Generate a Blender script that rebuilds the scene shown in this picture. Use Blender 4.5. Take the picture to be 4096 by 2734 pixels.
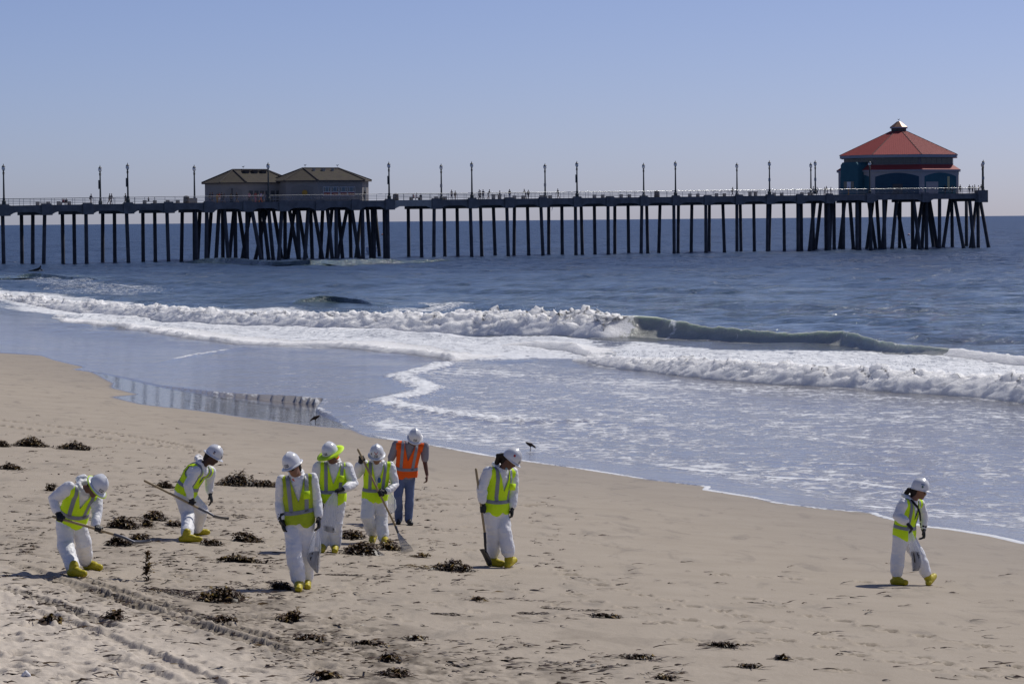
import bpy, bmesh, math, random
import numpy as np
from mathutils import Vector, Matrix

# ------------------------------------------------------------------ scene, camera, sky, sun
for o in list(bpy.data.objects):
    bpy.data.objects.remove(o, do_unlink=True)
scn = bpy.context.scene
COL = scn.collection
F = 12500.0; CX, CY = 2048.0, 1367.0            # focal length and centre in pixels of the 4096 x 2734 photograph
HC = 6.6                                        # eye height above the sea
PITCH = math.atan((CY - 880.5) / F); ROLL = math.radians(0.53)
FWD = np.array([0, math.cos(PITCH), -math.sin(PITCH)])
_r0 = np.array([1.0, 0, 0]); _u0 = np.cross(_r0, FWD)
RIGHT = math.cos(ROLL) * _r0 - math.sin(ROLL) * _u0
UP = math.sin(ROLL) * _r0 + math.cos(ROLL) * _u0
CAM = np.array([0, 0, HC])
cd = bpy.data.cameras.new('camera'); cam = bpy.data.objects.new('camera', cd); COL.objects.link(cam)
cd.sensor_width = 36.0; cd.lens = 36.0 * F / 4096.0; cd.clip_start = 0.5; cd.clip_end = 120000.0
cam.matrix_world = Matrix(((RIGHT[0], UP[0], -FWD[0], CAM[0]), (RIGHT[1], UP[1], -FWD[1], CAM[1]),
                           (RIGHT[2], UP[2], -FWD[2], CAM[2]), (0, 0, 0, 1)))
scn.camera = cam

SUN_AZ = math.radians(45.0)      # clockwise from the view direction, towards the sea
SUN_EL = math.radians(49.0)
world = bpy.data.worlds.new('World'); scn.world = world; world.use_nodes = True
wn = world.node_tree.nodes; wl = world.node_tree.links; wn.clear()
wo = wn.new('ShaderNodeOutputWorld'); wb = wn.new('ShaderNodeBackground'); sky = wn.new('ShaderNodeTexSky')
sky.sky_type = 'NISHITA'; sky.sun_disc = False; sky.sun_elevation = SUN_EL; sky.sun_rotation = SUN_AZ
sky.altitude = 0; sky.air_density = 0.5; sky.dust_density = 0.6; sky.ozone_density = 1.0
wb.inputs['Strength'].default_value = 0.076
hs = wn.new('ShaderNodeMix'); hs.data_type = 'RGBA'; hs.blend_type = 'MULTIPLY'
hs.inputs['Factor'].default_value = 1.0; hs.inputs['B'].default_value = (0.93, 0.925, 1.16, 1)
wl.new(sky.outputs[0], hs.inputs['A']); wl.new(hs.outputs['Result'], wb.inputs[0]); wl.new(wb.outputs[0], wo.inputs[0])

sd = bpy.data.lights.new('sun', 'SUN'); sun = bpy.data.objects.new('sun', sd); COL.objects.link(sun)
sd.energy = 3.3; sd.angle = math.radians(0.53); sd.color = (1.0, 0.955, 0.88)
SUNV = Vector((math.sin(SUN_AZ) * math.cos(SUN_EL), math.cos(SUN_AZ) * math.cos(SUN_EL), math.sin(SUN_EL)))
sun.rotation_euler = SUNV.to_track_quat('Z', 'Y').to_euler(); sun.location = (60, 60, 90)

scn.view_settings.view_transform = 'Standard'; scn.view_settings.look = 'None'
scn.view_settings.exposure = 0.0; scn.view_settings.gamma = 1.0; scn.view_settings.use_curve_mapping = False
scn.render.engine = 'CYCLES'
scn.cycles.max_bounces = 6; scn.cycles.transparent_max_bounces = 8
scn.cycles.sample_clamp_indirect = 4.0
scn.cycles.use_denoising = True

# ------------------------------------------------------------------ numeric helpers
rng = np.random.default_rng(7)
def ray(px, py):
    d = FWD * F + RIGHT * (px - CX) - UP * (py - CY)
    return d / np.linalg.norm(d)
def proj(p):
    v = np.asarray(p, float) - CAM; z = v @ FWD
    return np.array([CX + F * (v @ RIGHT) / z, CY - F * (v @ UP) / z])
def at_z(px, py, z):
    d = ray(px, py); return CAM + d * ((z - CAM[2]) / d[2])
def at_y(px, py, y):
    d = ray(px, py); return CAM + d * (y / d[1])
def sstep(a, b, x):
    t = np.clip((x - a) / (b - a), 0, 1); return t * t * (3 - 2 * t)
_PERM = np.random.default_rng(3).permutation(256).astype(np.int64); _PERM = np.concatenate([_PERM, _PERM, _PERM])
_G3 = np.random.default_rng(5).normal(size=(256, 3)); _G3 /= np.linalg.norm(_G3, axis=1)[:, None]
def gnoise(x, y, z=0.0):
    """gradient noise, about -0.7 .. 0.7"""
    x = np.asarray(x, float); y = np.asarray(y, float) + 0 * x; z = np.asarray(z, float) + 0 * x
    xi = np.floor(x).astype(np.int64); yi = np.floor(y).astype(np.int64); zi = np.floor(z).astype(np.int64)
    xf = x - xi; yf = y - yi; zf = z - zi; xi &= 255; yi &= 255; zi &= 255
    u = xf * xf * xf * (xf * (xf * 6 - 15) + 10); v = yf * yf * yf * (yf * (yf * 6 - 15) + 10); w = zf * zf * zf * (zf * (zf * 6 - 15) + 10)
    def c(dx, dy, dz):
        g = _G3[_PERM[_PERM[_PERM[xi + dx] + yi + dy] + zi + dz]]
        return g[..., 0] * (xf - dx) + g[..., 1] * (yf - dy) + g[..., 2] * (zf - dz)
    x0 = c(0, 0, 0) * (1 - u) + c(1, 0, 0) * u; x1 = c(0, 1, 0) * (1 - u) + c(1, 1, 0) * u
    x2 = c(0, 0, 1) * (1 - u) + c(1, 0, 1) * u; x3 = c(0, 1, 1) * (1 - u) + c(1, 1, 1) * u
    return (x0 * (1 - v) + x1 * v) * (1 - w) + (x2 * (1 - v) + x3 * v) * w
def fbm(x, y, z=0.0, octs=4, gain=0.5, lac=2.03):
    s = 0; a = 1.0
    for i in range(octs):
        s = s + a * gnoise(x + 17.3 * i, y + 5.1 * i, z + 3.7 * i); a *= gain; x = x * lac; y = y * lac; z = z * lac
    return s
def seg_dist(X, Y, poly, attrs=None, closed=False):
    """distance to a polyline; with attrs also the attributes interpolated at the closest point"""
    P = np.asarray(poly, float)[:, :2]
    if closed: P = np.vstack([P, P[:1]])
    best = np.full(X.shape, 1e9); out = None
    if attrs is not None:
        A = np.asarray(attrs, float); out = np.zeros(X.shape + (A.shape[1],))
    for i in range(len(P) - 1):
        dx, dy = P[i + 1] - P[i]; l2 = dx * dx + dy * dy + 1e-12
        t = np.clip(((X - P[i, 0]) * dx + (Y - P[i, 1]) * dy) / l2, 0, 1)
        d = np.hypot(X - P[i, 0] - t * dx, Y - P[i, 1] - t * dy); m = d < best
        best = np.where(m, d, best)
        if attrs is not None: out[m] = (A[i] + (A[i + 1] - A[i]) * t[..., None])[m]
    return (best, out) if attrs is not None else best
def inside(X, Y, poly):
    P = np.asarray(poly, float); r = np.zeros(X.shape, bool); n = len(P)
    for i in range(n):
        x0, y0 = P[i - 1][:2]; x1, y1 = P[i][:2]
        if y0 == y1: continue
        r ^= ((y0 > Y) != (y1 > Y)) & (X < (x1 - x0) * (Y - y0) / (y1 - y0) + x0)
    return r

# ------------------------------------------------------------------ object helpers
def mesh_np(name, V, Fq, smooth=True, attrs=None, mats=None, fmat=None):
    V = np.asarray(V, np.float32); Fq = np.asarray(Fq, np.int32)
    me = bpy.data.meshes.new(name); k = Fq.shape[1]
    me.vertices.add(len(V)); me.vertices.foreach_set('co', V.ravel())
    me.loops.add(Fq.size); me.loops.foreach_set('vertex_index', Fq.ravel())
    me.polygons.add(len(Fq)); me.polygons.foreach_set('loop_start', np.arange(0, Fq.size, k, dtype=np.int32))
    if smooth: me.polygons.foreach_set('use_smooth', np.ones(len(Fq), bool))
    if fmat is not None: me.polygons.foreach_set('material_index', np.asarray(fmat, np.int32))
    me.update(calc_edges=True); me.validate()
    for n, a in (attrs or {}).items():
        at = me.attributes.new(n, 'FLOAT', 'POINT'); at.data.foreach_set('value', np.asarray(a, np.float32))
    for m in (mats or []): me.materials.append(m)
    return me
def link(name, me, parent=None, mat=None):
    o = bpy.data.objects.new(name, me); COL.objects.link(o)
    if parent is not None: o.parent = parent
    if mat is not None and me is not None: me.materials.append(mat)
    return o
def tag(o, label=None, cat=None, group=None, kind=None):
    if label: o['label'] = label
    if cat: o['category'] = cat
    if group: o['group'] = group
    if kind: o['kind'] = kind
    return o
def empty(name, loc=(0, 0, 0), rz=0.0):
    o = bpy.data.objects.new(name, None); COL.objects.link(o); o.location = loc; o.rotation_euler = (0, 0, rz)
    o.empty_display_size = 0.2
    return o
def copy_tree(o, parent=None):
    c = o.copy(); COL.objects.link(c); c.parent = parent
    for ch in [x for x in o.children]: copy_tree(ch, c)
    return c
class MB:
    """collects boxes, prisms, tubes and free faces; build() makes ONE mesh object"""
    def __init__(s): s.v = []; s.f = []; s.m = []
    def add(s, V, Fs, mi=0):
        b = len(s.v); s.v += [tuple(map(float, p)) for p in V]; s.f += [tuple(b + i for i in f) for f in Fs]; s.m += [mi] * len(Fs)
    def box(s, c, sz, rz=0.0, mi=0, top=1.0):
        x, y, z = sz[0] / 2, sz[1] / 2, sz[2] / 2; ca, sa = math.cos(rz), math.sin(rz); V = []
        for dz, k in ((-z, 1), (z, top)):
            for dx, dy in ((-x, -y), (x, -y), (x, y), (-x, y)):
                V.append((c[0] + (dx * ca - dy * sa) * k, c[1] + (dx * sa + dy * ca) * k, c[2] + dz))
        s.add(V, [(3, 2, 1, 0), (4, 5, 6, 7), (0, 1, 5, 4), (1, 2, 6, 5), (2, 3, 7, 6), (3, 0, 4, 7)], mi)
    def tube(s, pts, rad, n=8, mi=0, caps=True):
        pts = [np.asarray(p, float) for p in pts]
        if np.isscalar(rad): rad = [rad] * len(pts)
        V = []; ref = None
        for i, p in enumerate(pts):
            t = pts[min(i + 1, len(pts) - 1)] - pts[max(i - 1, 0)]; t = t / (np.linalg.norm(t) + 1e-9)
            if ref is None: ref = np.array([0, 0, 1.0]) if abs(t[2]) < 0.9 else np.array([1.0, 0, 0])
            a = np.cross(t, ref); a /= np.linalg.norm(a) + 1e-9; b = np.cross(t, a); ref = -b if False else ref
            for k in range(n):
                q = 2 * math.pi * k / n; V.append(p + rad[i] * (math.cos(q) * a + math.sin(q) * b))
        Fs = [(i * n + k, i * n + (k + 1) % n, (i + 1) * n + (k + 1) % n, (i + 1) * n + k) for i in range(len(pts) - 1) for k in range(n)]
        if caps: Fs += [tuple(reversed(range(n))), tuple(range((len(pts) - 1) * n, len(pts) * n))]
        s.add(V, Fs, mi)
    def prism(s, poly, z0, z1, mi=0):
        n = len(poly); V = [(p[0], p[1], z0) for p in poly] + [(p[0], p[1], z1) for p in poly]
        s.add(V, [tuple(reversed(range(n))), tuple(range(n, 2 * n))] + [(i, (i + 1) % n, n + (i + 1) % n, n + i) for i in range(n)], mi)
    def frustum(s, poly0, z0, poly1, z1, mi=0, cap=True):
        n = len(poly0); V = [(p[0], p[1], z0) for p in poly0] + [(p[0], p[1], z1) for p in poly1]
        Fs = [(i, (i + 1) % n, n + (i + 1) % n, n + i) for i in range(n)]
        if cap: Fs += [tuple(reversed(range(n))), tuple(range(n, 2 * n))]
        s.add(V, Fs, mi)
    def lathe(s, prof, c=(0, 0, 0), n=12, mi=0, sx=1, sy=1):
        V = [(c[0] + r * sx * math.cos(2 * math.pi * k / n), c[1] + r * sy * math.sin(2 * math.pi * k / n), c[2] + z) for r, z in prof for k in range(n)]
        m = len(prof); Fs = [(i * n + k, i * n + (k + 1) % n, (i + 1) * n + (k + 1) % n, (i + 1) * n + k) for i in range(m - 1) for k in range(n)]
        Fs += [tuple(reversed(range(n))), tuple(range((m - 1) * n, m * n))]
        s.add(V, Fs, mi)
    def xf(s, M):
        s.v = [tuple(M @ Vector(p)) for p in s.v]; return s
    def mesh(s, name, mats=(), smooth=False):
        me = bpy.data.meshes.new(name); me.from_pydata(s.v, [], s.f)
        for m in mats: me.materials.append(m)
        me.polygons.foreach_set('material_index', s.m)
        if smooth: me.polygons.foreach_set('use_smooth', [True] * len(s.f))
        me.update(); return me
    def build(s, name, mat, parent=None, smooth=False):
        return link(name, s.mesh(name, mat if isinstance(mat, (list, tuple)) else (mat,), smooth), parent)

# ------------------------------------------------------------------ materials
class NT:
    def __init__(s, name):
        s.m = bpy.data.materials.new(name); s.m.use_nodes = True; s.t = s.m.node_tree; s.t.nodes.clear()
        s.out = s.n('ShaderNodeOutputMaterial'); s.b = s.n('ShaderNodeBsdfPrincipled'); s.l(s.b.outputs[0], s.out.inputs[0])
    def n(s, t, **k):
        nd = s.t.nodes.new(t)
        for a, v in k.items(): setattr(nd, a, v)
        return nd
    def l(s, a, b): s.t.links.new(a, b)
    def coord(s, scale=(1, 1, 1), kind='Object', rot=(0, 0, 0)):
        tc = s.n('ShaderNodeTexCoord'); mp = s.n('ShaderNodeMapping'); mp.inputs['Scale'].default_value = scale; mp.inputs['Rotation'].default_value = rot
        s.l(tc.outputs[kind], mp.inputs[0]); return mp.outputs[0]
    def noise(s, vec, scale, detail=4, rough=0.55, dist=0.0):
        nd = s.n('ShaderNodeTexNoise'); nd.inputs['Scale'].default_value = scale; nd.inputs['Detail'].default_value = detail
        nd.inputs['Roughness'].default_value = rough; nd.inputs['Distortion'].default_value = dist; s.l(vec, nd.inputs['Vector']); return nd.outputs[0]
    def ramp(s, fac, stops):
        r = s.n('ShaderNodeValToRGB'); e = r.color_ramp.elements
        while len(e) < len(stops): e.new(0.5)
        for i, (p, c) in enumerate(stops): e[i].position = p; e[i].color = (c[0], c[1], c[2], 1) if not np.isscalar(c) else (c, c, c, 1)
        s.l(fac, r.inputs[0]); return r.outputs[0]
    def attr(s, name):
        a = s.n('ShaderNodeAttribute'); a.attribute_name = name; return a.outputs['Fac']
    def mixc(s, fac, a, b, mode='MIX'):
        m = s.n('ShaderNodeMix'); m.data_type = 'RGBA'; m.blend_type = mode
        for v, i in ((fac, 'Factor'), (a, 'A'), (b, 'B')):
            if hasattr(v, 'links'): s.l(v, m.inputs[i])
            else: m.inputs[i].default_value = v if i == 'Factor' else (v[0], v[1], v[2], 1)
        return m.outputs['Result']
    def math(s, op, a, b=0.0, c=0.0, clamp=False):
        m = s.n('ShaderNodeMath'); m.operation = op; m.use_clamp = clamp
        for i, v in enumerate((a, b, c)):
            if hasattr(v, 'links'): s.l(v, m.inputs[i])
            else: m.inputs[i].default_value = v
        return m.outputs[0]
    def bump(s, h, strength=0.5, dist=0.02, prev=None):
        b = s.n('ShaderNodeBump'); b.inputs['Strength'].default_value = strength; b.inputs['Distance'].default_value = dist
        s.l(h, b.inputs['Height'])
        if prev is not None: s.l(prev, b.inputs['Normal'])
        return b.outputs[0]
    def set(s, **k):
        names = {'base': 'Base Color', 'rough': 'Roughness', 'spec': 'Specular IOR Level', 'metal': 'Metallic', 'normal': 'Normal', 'trans': 'Transmission Weight',
                 'ior': 'IOR', 'alpha': 'Alpha', 'sheen': 'Sheen Weight', 'sss': 'Subsurface Weight', 'coat': 'Coat Weight'}
        for a, v in k.items():
            i = s.b.inputs[names[a]]
            if hasattr(v, 'links'): s.l(v, i)
            else: i.default_value = (v[0], v[1], v[2], 1) if a == 'base' else v
        return s
_MC = {}
def mat(name, col, rough=0.6, spec=0.4, var=0.15, vs=6.0, bs=0.0, bscale=40.0, metal=0.0, bdist=0.01):
    if name in _MC: return _MC[name]
    t = NT(name); c = t.coord(); n = t.noise(c, vs, 5, 0.6)
    lo = [x * (1 - var) for x in col]; hi = [min(1, x * (1 + var)) for x in col]
    t.set(base=t.ramp(n, [(0.3, lo), (0.7, hi)]), rough=rough, spec=spec, metal=metal)
    if bs > 0: t.set(normal=t.bump(t.noise(c, bscale, 4), bs, bdist))
    _MC[name] = t.m; return t.m
# ------------------------------------------------------------------ the lie of the land
NU = (0.906, 0.424)              # unit vector down the beach, towards the sea
def ucoord(X, Y):
    v = -NU[1] * X + NU[0] * Y
    c = np.where(v > 80, 8.0 * (np.clip(v - 80, 0, 160) / 72.0) ** 2, 0.0)
    return NU[0] * X + NU[1] * Y - c, v
def ground(X, Y):
    X = np.asarray(X, float); Y = np.asarray(Y, float)
    u, v = ucoord(X, Y); t = u - 12.5
    z = 1.9 - 0.074 * t; z2 = 1.9 + 0.074 * 2.5 - 0.030 * (t + 2.5)
    k = 0.06; z = -k * np.logaddexp(-z / k, -z2 / k)
    return np.maximum(z, -4.0) - 0.12 * np.exp(-((u - 33.5) / 3.0) ** 2) * 0
def gpt(px, py):
    """the point of the beach seen at a pixel of the photograph"""
    d = ray(px, py); z = 1.5
    for _ in range(13):
        t = (z - CAM[2]) / d[2]; p = CAM + d * t; z = 0.5 * z + 0.5 * float(ground(p[0], p[1]))
    t = (z - CAM[2]) / d[2]; return CAM + d * t
def gline(pts): return np.array([gpt(*p[:2]) for p in pts])
def wline(pts, z=0.05): return np.array([at_z(p[0], p[1], z) for p in pts])

SHORE = [(-500, 1345), (-200, 1392), (0, 1412), (120, 1419), (170, 1424), (215, 1440), (290, 1458), (340, 1468), (285, 1477), (420, 1495), (500, 1512), (650, 1546), (900, 1581), (1180, 1608),
         (1290, 1622), (1262, 1645), (1330, 1672), (1395, 1704), (1442, 1731), (1560, 1756), (1720, 1779), (1890, 1811), (1960, 1823), (2100, 1843), (2350, 1878),
         (2600, 1918), (2820, 1944), (2812, 1957), (2900, 1971), (3000, 1986), (3100, 2010), (3300, 2035), (3480, 2050), (3530, 2068), (3690, 2104), (3800, 2116), (3960, 2142),
         (4096, 2174), (4300, 2215), (4700, 2290), (5400, 2420)]
shoreW = gline(SHORE)
_d0 = shoreW[0] - shoreW[3]; _d1 = shoreW[-1] - shoreW[-3]
shoreP = [tuple(shoreW[0][:2] + _d0[:2] * 60)] + [tuple(p[:2]) for p in shoreW] + [tuple(shoreW[-1][:2] + _d1[:2] * 8)]
seaPoly = shoreP + [(9000, -3000), (60000, 60000), (-60000, 90000)]
WETB = [(330, 1466), (380, 1493), (455, 1531), (450, 1551), (555, 1576), (440, 1586), (560, 1616), (800, 1642), (1000, 1671), (1250, 1701), (1400, 1714), (1480, 1745), (1560, 1756),
        (1395, 1704), (1290, 1622), (900, 1581), (500, 1512)]
wetP = gline(WETB)[:, :2]

def polar_grid(az_in, ncol, r_rows):
    inn = np.linspace(-az_in, az_in, ncol)
    out = az_in + np.cumsum(np.geomspace(0.004, 0.16, 14)); az = np.concatenate([-out[::-1], inn, out])
    R, A = np.meshgrid(r_rows, az, indexing='ij')
    return R * np.sin(A), R * np.cos(A), len(r_rows), len(az)
def grid_faces(nr, nc, keep=None):
    i = np.arange(nr - 1)[:, None] * nc + np.arange(nc - 1)[None, :]
    f = np.stack([i, i + 1, i + nc + 1, i + nc], -1)
    if keep is not None: f = f[keep]
    return f.reshape(-1, 4)
def compact(V, Fq, attrs):
    used = np.unique(Fq); mp = np.zeros(len(V), np.int64); mp[used] = np.arange(len(used))
    return V[used], mp[Fq], {k: a[used] for k, a in attrs.items()}

# ------------------------------------------------------------------ beach
rows = 1.0 / np.concatenate([np.linspace(1 / 6.0, 1 / 26.0, 40)[:-1], np.linspace(1 / 26.0, 1 / 200.0, 600)[:-1], np.linspace(1 / 200.0, 1 / 3000.0, 40)])
X, Y, nr, nc = polar_grid(0.178, 820, rows)
Zb = ground(X, Y); U, Vv = ucoord(X, Y)
near = (np.hypot(X, Y) < 230)
SD = np.full(X.shape, -50.0)
SDn = seg_dist(X[near], Y[near], shoreP); SDn = np.where(inside(X[near], Y[near], seaPoly), SDn, -SDn); SD[near] = SDn
SD[~near] = np.where(inside(X[~near], Y[~near], seaPoly), 30, -30)
det = np.zeros(X.shape); stain = np.zeros(X.shape)
# dry, trodden sand high on the beach
drym = sstep(12.6, 10.2, U + 0.9 * gnoise(X * 0.5, Y * 0.35) + 0.5 * gnoise(X * 1.7, Y * 1.1, 3.0))
Xs, Ys = X * NU[0] + Y * NU[1], -X * NU[1] + Y * NU[0]
l1 = fbm(X * 1.9, Y * 1.1, 1.0, 3); l2 = fbm(X * 5.0, Y * 3.2, 2.0, 3)
det += drym * (0.034 * l1 + 0.030 * l2 - 0.02 * np.clip(0.25 - np.abs(l2), 0, 1))
mid = sstep(21.0, 13.0, U) * (1 - drym)
det += mid * (0.012 * fbm(X * 2.3, Y * 1.6, 5.0, 3) + 0.012 * fbm(X * 7, Y * 4, 6.0, 2)) + 0.004 * fbm(X * 0.7, Y * 0.5, 8.0, 3)
churn = np.exp(-((U - 13.0 - 0.5 * gnoise(X * .6, Y * .4, 9)) / 1.1) ** 2) * sstep(-9, -1, X) * sstep(0.05, 0.3, gnoise(X * 0.35, Y * 0.25, 4) + 0.25)
det += churn * 0.035 * fbm(X * 8, Y * 5, 11.0, 3)
stain = np.clip(churn * sstep(-.1, .35, fbm(X * 5, Y * 3, 2.0, 3)) * 1.0 + 0.5 * mid * sstep(0.12, 0.45, fbm(X * 1.1, Y * 0.6, 12.0, 4)), 0, 1)
# heel-and-toe prints
def dent(px, py, ln, wd, dep, ang=0.0, st=0.0):
    global det, stain
    p = gpt(px, py); m = (np.abs(X - p[0]) < 0.6) & (np.abs(Y - p[1]) < 0.6)
    if not m.any(): return
    dx = X[m] - p[0]; dy = Y[m] - p[1]; a = dx * math.cos(ang) + dy * math.sin(ang); b = -dx * math.sin(ang) + dy * math.cos(ang)
    w = wd * (1 - 0.28 * np.exp(-((a / ln + 0.12) / 0.22) ** 2))
    r = np.hypot(a / ln, b / w); stain[m] = np.maximum(stain[m], st * sstep(1.0, 0.5, r)); det[m] += -dep * sstep(1.05, 0.55, r) + 0.32 * dep * np.exp(-((r - 1.25) / 0.22) ** 2)
PR = [(605, 310), (708, 338), (860, 363), (945, 388), (690, 408), (815, 442), (1060, 415), (1145, 445), (500, 378), (560, 420), (1015, 472), (1165, 510), (1340, 472), (1410, 502),
      (1385, 543), (1570, 530), (1525, 582), (1680, 562), (1575, 437), (1675, 463), (1860, 488), (1985, 512), (2140, 537), (2245, 563), (1830, 595), (1955, 625), (1880, 655), (1720, 615),
      (2150, 655), (2110, 690), (2285, 688), (380, 345), (370, 258), (250, 232), (195, 208), (215, 315), (120, 285), (95, 182), (60, 160), (460, 285), (850, 183), (1045, 196), (1210, 201),
      (1555, 217), (735, 513), (665, 508), (2300, 640), (1450, 412), (1305, 388), (980, 300), (1120, 340), (1000, 520), (1250, 600), (1450, 660)]
for i, (x, y) in enumerate(PR):
    r = rng.random(3); dent(2200 + x / 1.239, 2150 + y / 1.239, 0.135 + 0.03 * r[0], 0.09 + 0.02 * r[1], 0.055 + 0.03 * r[2], -0.25 + 0.5 * r[1], 1.0)
for i in range(210):
    px = rng.uniform(0, 2300); py = rng.uniform(1830, 2500)
    if py < 1800 + (px - 300) * 0.14: continue
    dent(px, py, rng.uniform(0.09, 0.15), rng.uniform(0.06, 0.1), rng.uniform(0.02, 0.05), rng.uniform(0, 3.1), rng.uniform(0, .5))
for i in range(240):
    px = rng.uniform(-100, 1500); py = rng.uniform(2330, 2760)
    dent(px, py, rng.uniform(0.10, 0.2), rng.uniform(0.10, 0.2), rng.uniform(0.02, 0.055), rng.uniform(0, 3.1))
# vehicle tracks
def track(pts, width, depth, lug, lugd, edge=0.4, st=0.6):
    global det, stain
    P = gline(pts)[:, :2]; t = np.linspace(0, len(P) - 1, 8 * len(P)); i = np.clip(t.astype(int), 0, len(P) - 2); f = (t - i)[:, None]
    Q = P[i] * (1 - f) + P[i + 1] * f
    for _ in range(6): Q[1:-1] = 0.25 * Q[:-2] + 0.5 * Q[1:-1] + 0.25 * Q[2:]
    s = np.concatenate([[0], np.cumsum(np.hypot(*np.diff(Q, axis=0).T))])
    m = (X > Q[:, 0].min() - 1) & (X < Q[:, 0].max() + 1) & (Y > Q[:, 1].min() - 1) & (Y < Q[:, 1].max() + 1)
    d, a = seg_dist(X[m], Y[m], Q, s[:, None]); a = a[..., 0]
    side = gnoise(a * 1.3, 0 * a, 3.0)
    fade = sstep(0, 0.8, a) * sstep(s[-1], s[-1] - 0.8, a) * (0.65 + 0.6 * sstep(-.3, .3, gnoise(a * .5, 0 * a, depth * 90)))
    prof = sstep(width * (1 + .1 * side), width * (0.85 + .1 * side), d)
    rim = np.exp(-((d - width * 1.15) / 0.05) ** 2)
    lg = np.sin(2 * math.pi * (a + d * 0.5) / lug) * 0.5 + 0.5; lg2 = np.sin(2 * math.pi * (d / 0.075)) * 0.5 + 0.5
    det[m] += fade * (-depth * prof + edge * depth * rim + lugd * prof * (sstep(0.35, 0.65, lg) - 0.5) * (0.4 + 0.6 * lg2) * 2)
    stain[m] = np.maximum(stain[m], st * prof * fade * (0.4 + 0.6 * sstep(0.6, 0.4, lg)))
track([(150, 2290), (243, 2325), (330, 2352), (540, 2421), (780, 2500), (1000, 2566), (1130, 2600), (1290, 2640)], 0.16, 0.032, 0.21, 0.024, 0.6, 1.0)
track([(250, 2300), (345, 2322), (560, 2396), (800, 2470), (1080, 2556), (1200, 2590)], 0.14, 0.026, 0.21, 0.020, 0.6, .9)
track([(-60, 2330), (0, 2346), (140, 2390), (290, 2440), (400, 2490), (500, 2520)], 0.15, 0.028, 0.21, 0.022, 0.6, .9)
track([(-60, 2395), (150, 2450), (400, 2540), (640, 2640), (830, 2720), (950, 2780)], 0.17, 0.028, 0.3, 0.004, 0.6, 0.0)
track([(300, 2600), (520, 2660), (700, 2740)], 0.17, 0.025, 0.3, 0.004, 0.6, 0.0)
track([(-60, 2240), (100, 2270), (220, 2315)], 0.16, 0.025, 0.3, 0.004, 0.6, 0.0)
track([(-100, 1664), (0, 1678), (200, 1700), (434, 1728), (640, 1762), (780, 1790)], 0.16, 0.045, 0.3, 0.006, 0.6, 0.7)
track([(-100, 1684), (0, 1700), (306, 1738), (536, 1768), (766, 1798), (900, 1822)], 0.16, 0.055, 0.3, 0.006, 0.6, 0.9)
track([(380, 2003), (700, 2010), (1100, 2003), (1400, 2012), (1650, 2020), (1900, 2013), (2110, 2024), (2200, 2010)], 0.13, 0.034, 0.22, 0.018, 0.6, 0.8)
track([(380, 2030), (700, 2042), (1100, 2035), (1400, 2040), (1760, 2030)], 0.13, 0.034, 0.22, 0.018, 0.6, 0.8)
track([(1650, 1992), (1720, 1984), (1800, 1996), (1840, 1990)], 0.12, 0.03, 0.2, 0.015, 0.6, 0.6)
track([(300, 2062), (560, 2075), (900, 2068), (1250, 2072)], 0.12, 0.03, 0.22, 0.015, 0.6, 0.7)
track([(1640, 2103), (1800, 2120), (2000, 2136), (2300, 2165), (2600, 2200)], 0.09, 0.015, 0.3, 0.004, 0.4, 0.25)
det *= sstep(-0.2, -1.6, SD)
wet = np.zeros(X.shape)
mw = near & (SD > -30); wi = inside(X[mw], Y[mw], wetP); wd = seg_dist(X[mw], Y[mw], wetP, closed=True)
wet[mw] = sstep(-0.25, 0.2, np.where(wi, wd, -wd) + 0.12 * gnoise(X[mw] * .8, Y[mw] * .4, 2))
damp = sstep(-9.0, -0.2, SD + 2.2 * gnoise(X * 0.15, Y * 0.06, 6.0))
damp = np.where(near, damp, 0)
det *= 1 - wet
V = np.stack([X, Y, Zb + det], -1).reshape(-1, 3)
keepv = (SD < 3.0); keep = (keepv[:-1, :-1] | keepv[1:, 1:])
fq = grid_faces(nr, nc, keep)
V, fq, at = compact(V, fq, {'dry': drym.ravel(), 'wet': wet.ravel(), 'damp': damp.ravel(), 'stain': stain.ravel()})
t = NT('beach_sand'); c = t.coord()
n1 = t.noise(c, 0.9, 6, 0.6); n2 = t.noise(c, 14.0, 5, 0.65); n3 = t.noise(t.coord((1.0, 0.35, 1), rot=(0, 0, 0.5)), 1.6, 6, 0.65, 0.6)
n4 = t.noise(c, 55.0, 3, 0.7)
base = t.ramp(n1, [(0.3, (0.375, 0.322, 0.258)), (0.7, (0.425, 0.368, 0.298))])
base = t.mixc(t.attr('dry'), base, t.ramp(n2, [(0.25, (0.50, 0.44, 0.37)), (0.75, (0.61, 0.54, 0.455))]))
base = t.mixc(t.math('MULTIPLY', t.ramp(n3, [(0.54, 0.0), (0.72, 1.0)]), t.math('SUBTRACT', 0.5, t.math('MULTIPLY', t.attr('dry'), 0.4))), base, (0.16, 0.145, 0.13))
base = t.mixc(t.math('MULTIPLY', t.attr('stain'), t.ramp(n2, [(0.3, 0.5), (0.7, 0.95)])), base, (0.085, 0.068, 0.05))
base = t.mixc(t.math('MULTIPLY', t.attr('damp'), 0.28), base, (0.20, 0.168, 0.13))
base = t.mixc(t.math('MULTIPLY', t.attr('wet'), 0.85), base, (0.10, 0.088, 0.075))
grain = t.ramp(n4, [(0.2, 0.86), (0.8, 1.1)])
base = t.mixc(1.0, base, grain, 'MULTIPLY')
ro = t.math('SUBTRACT', 0.9, t.math('MULTIPLY', t.attr('damp'), 0.25))
ro = t.math('SUBTRACT', ro, t.math('MULTIPLY', t.attr('wet'), 0.85), clamp=True)
sp = t.math('ADD', 0.18, t.math('MULTIPLY', t.attr('wet'), 0.55))
rip = t.noise(t.coord((0.5, 1.6, 1)), 2.2, 3, 0.5)
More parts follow.
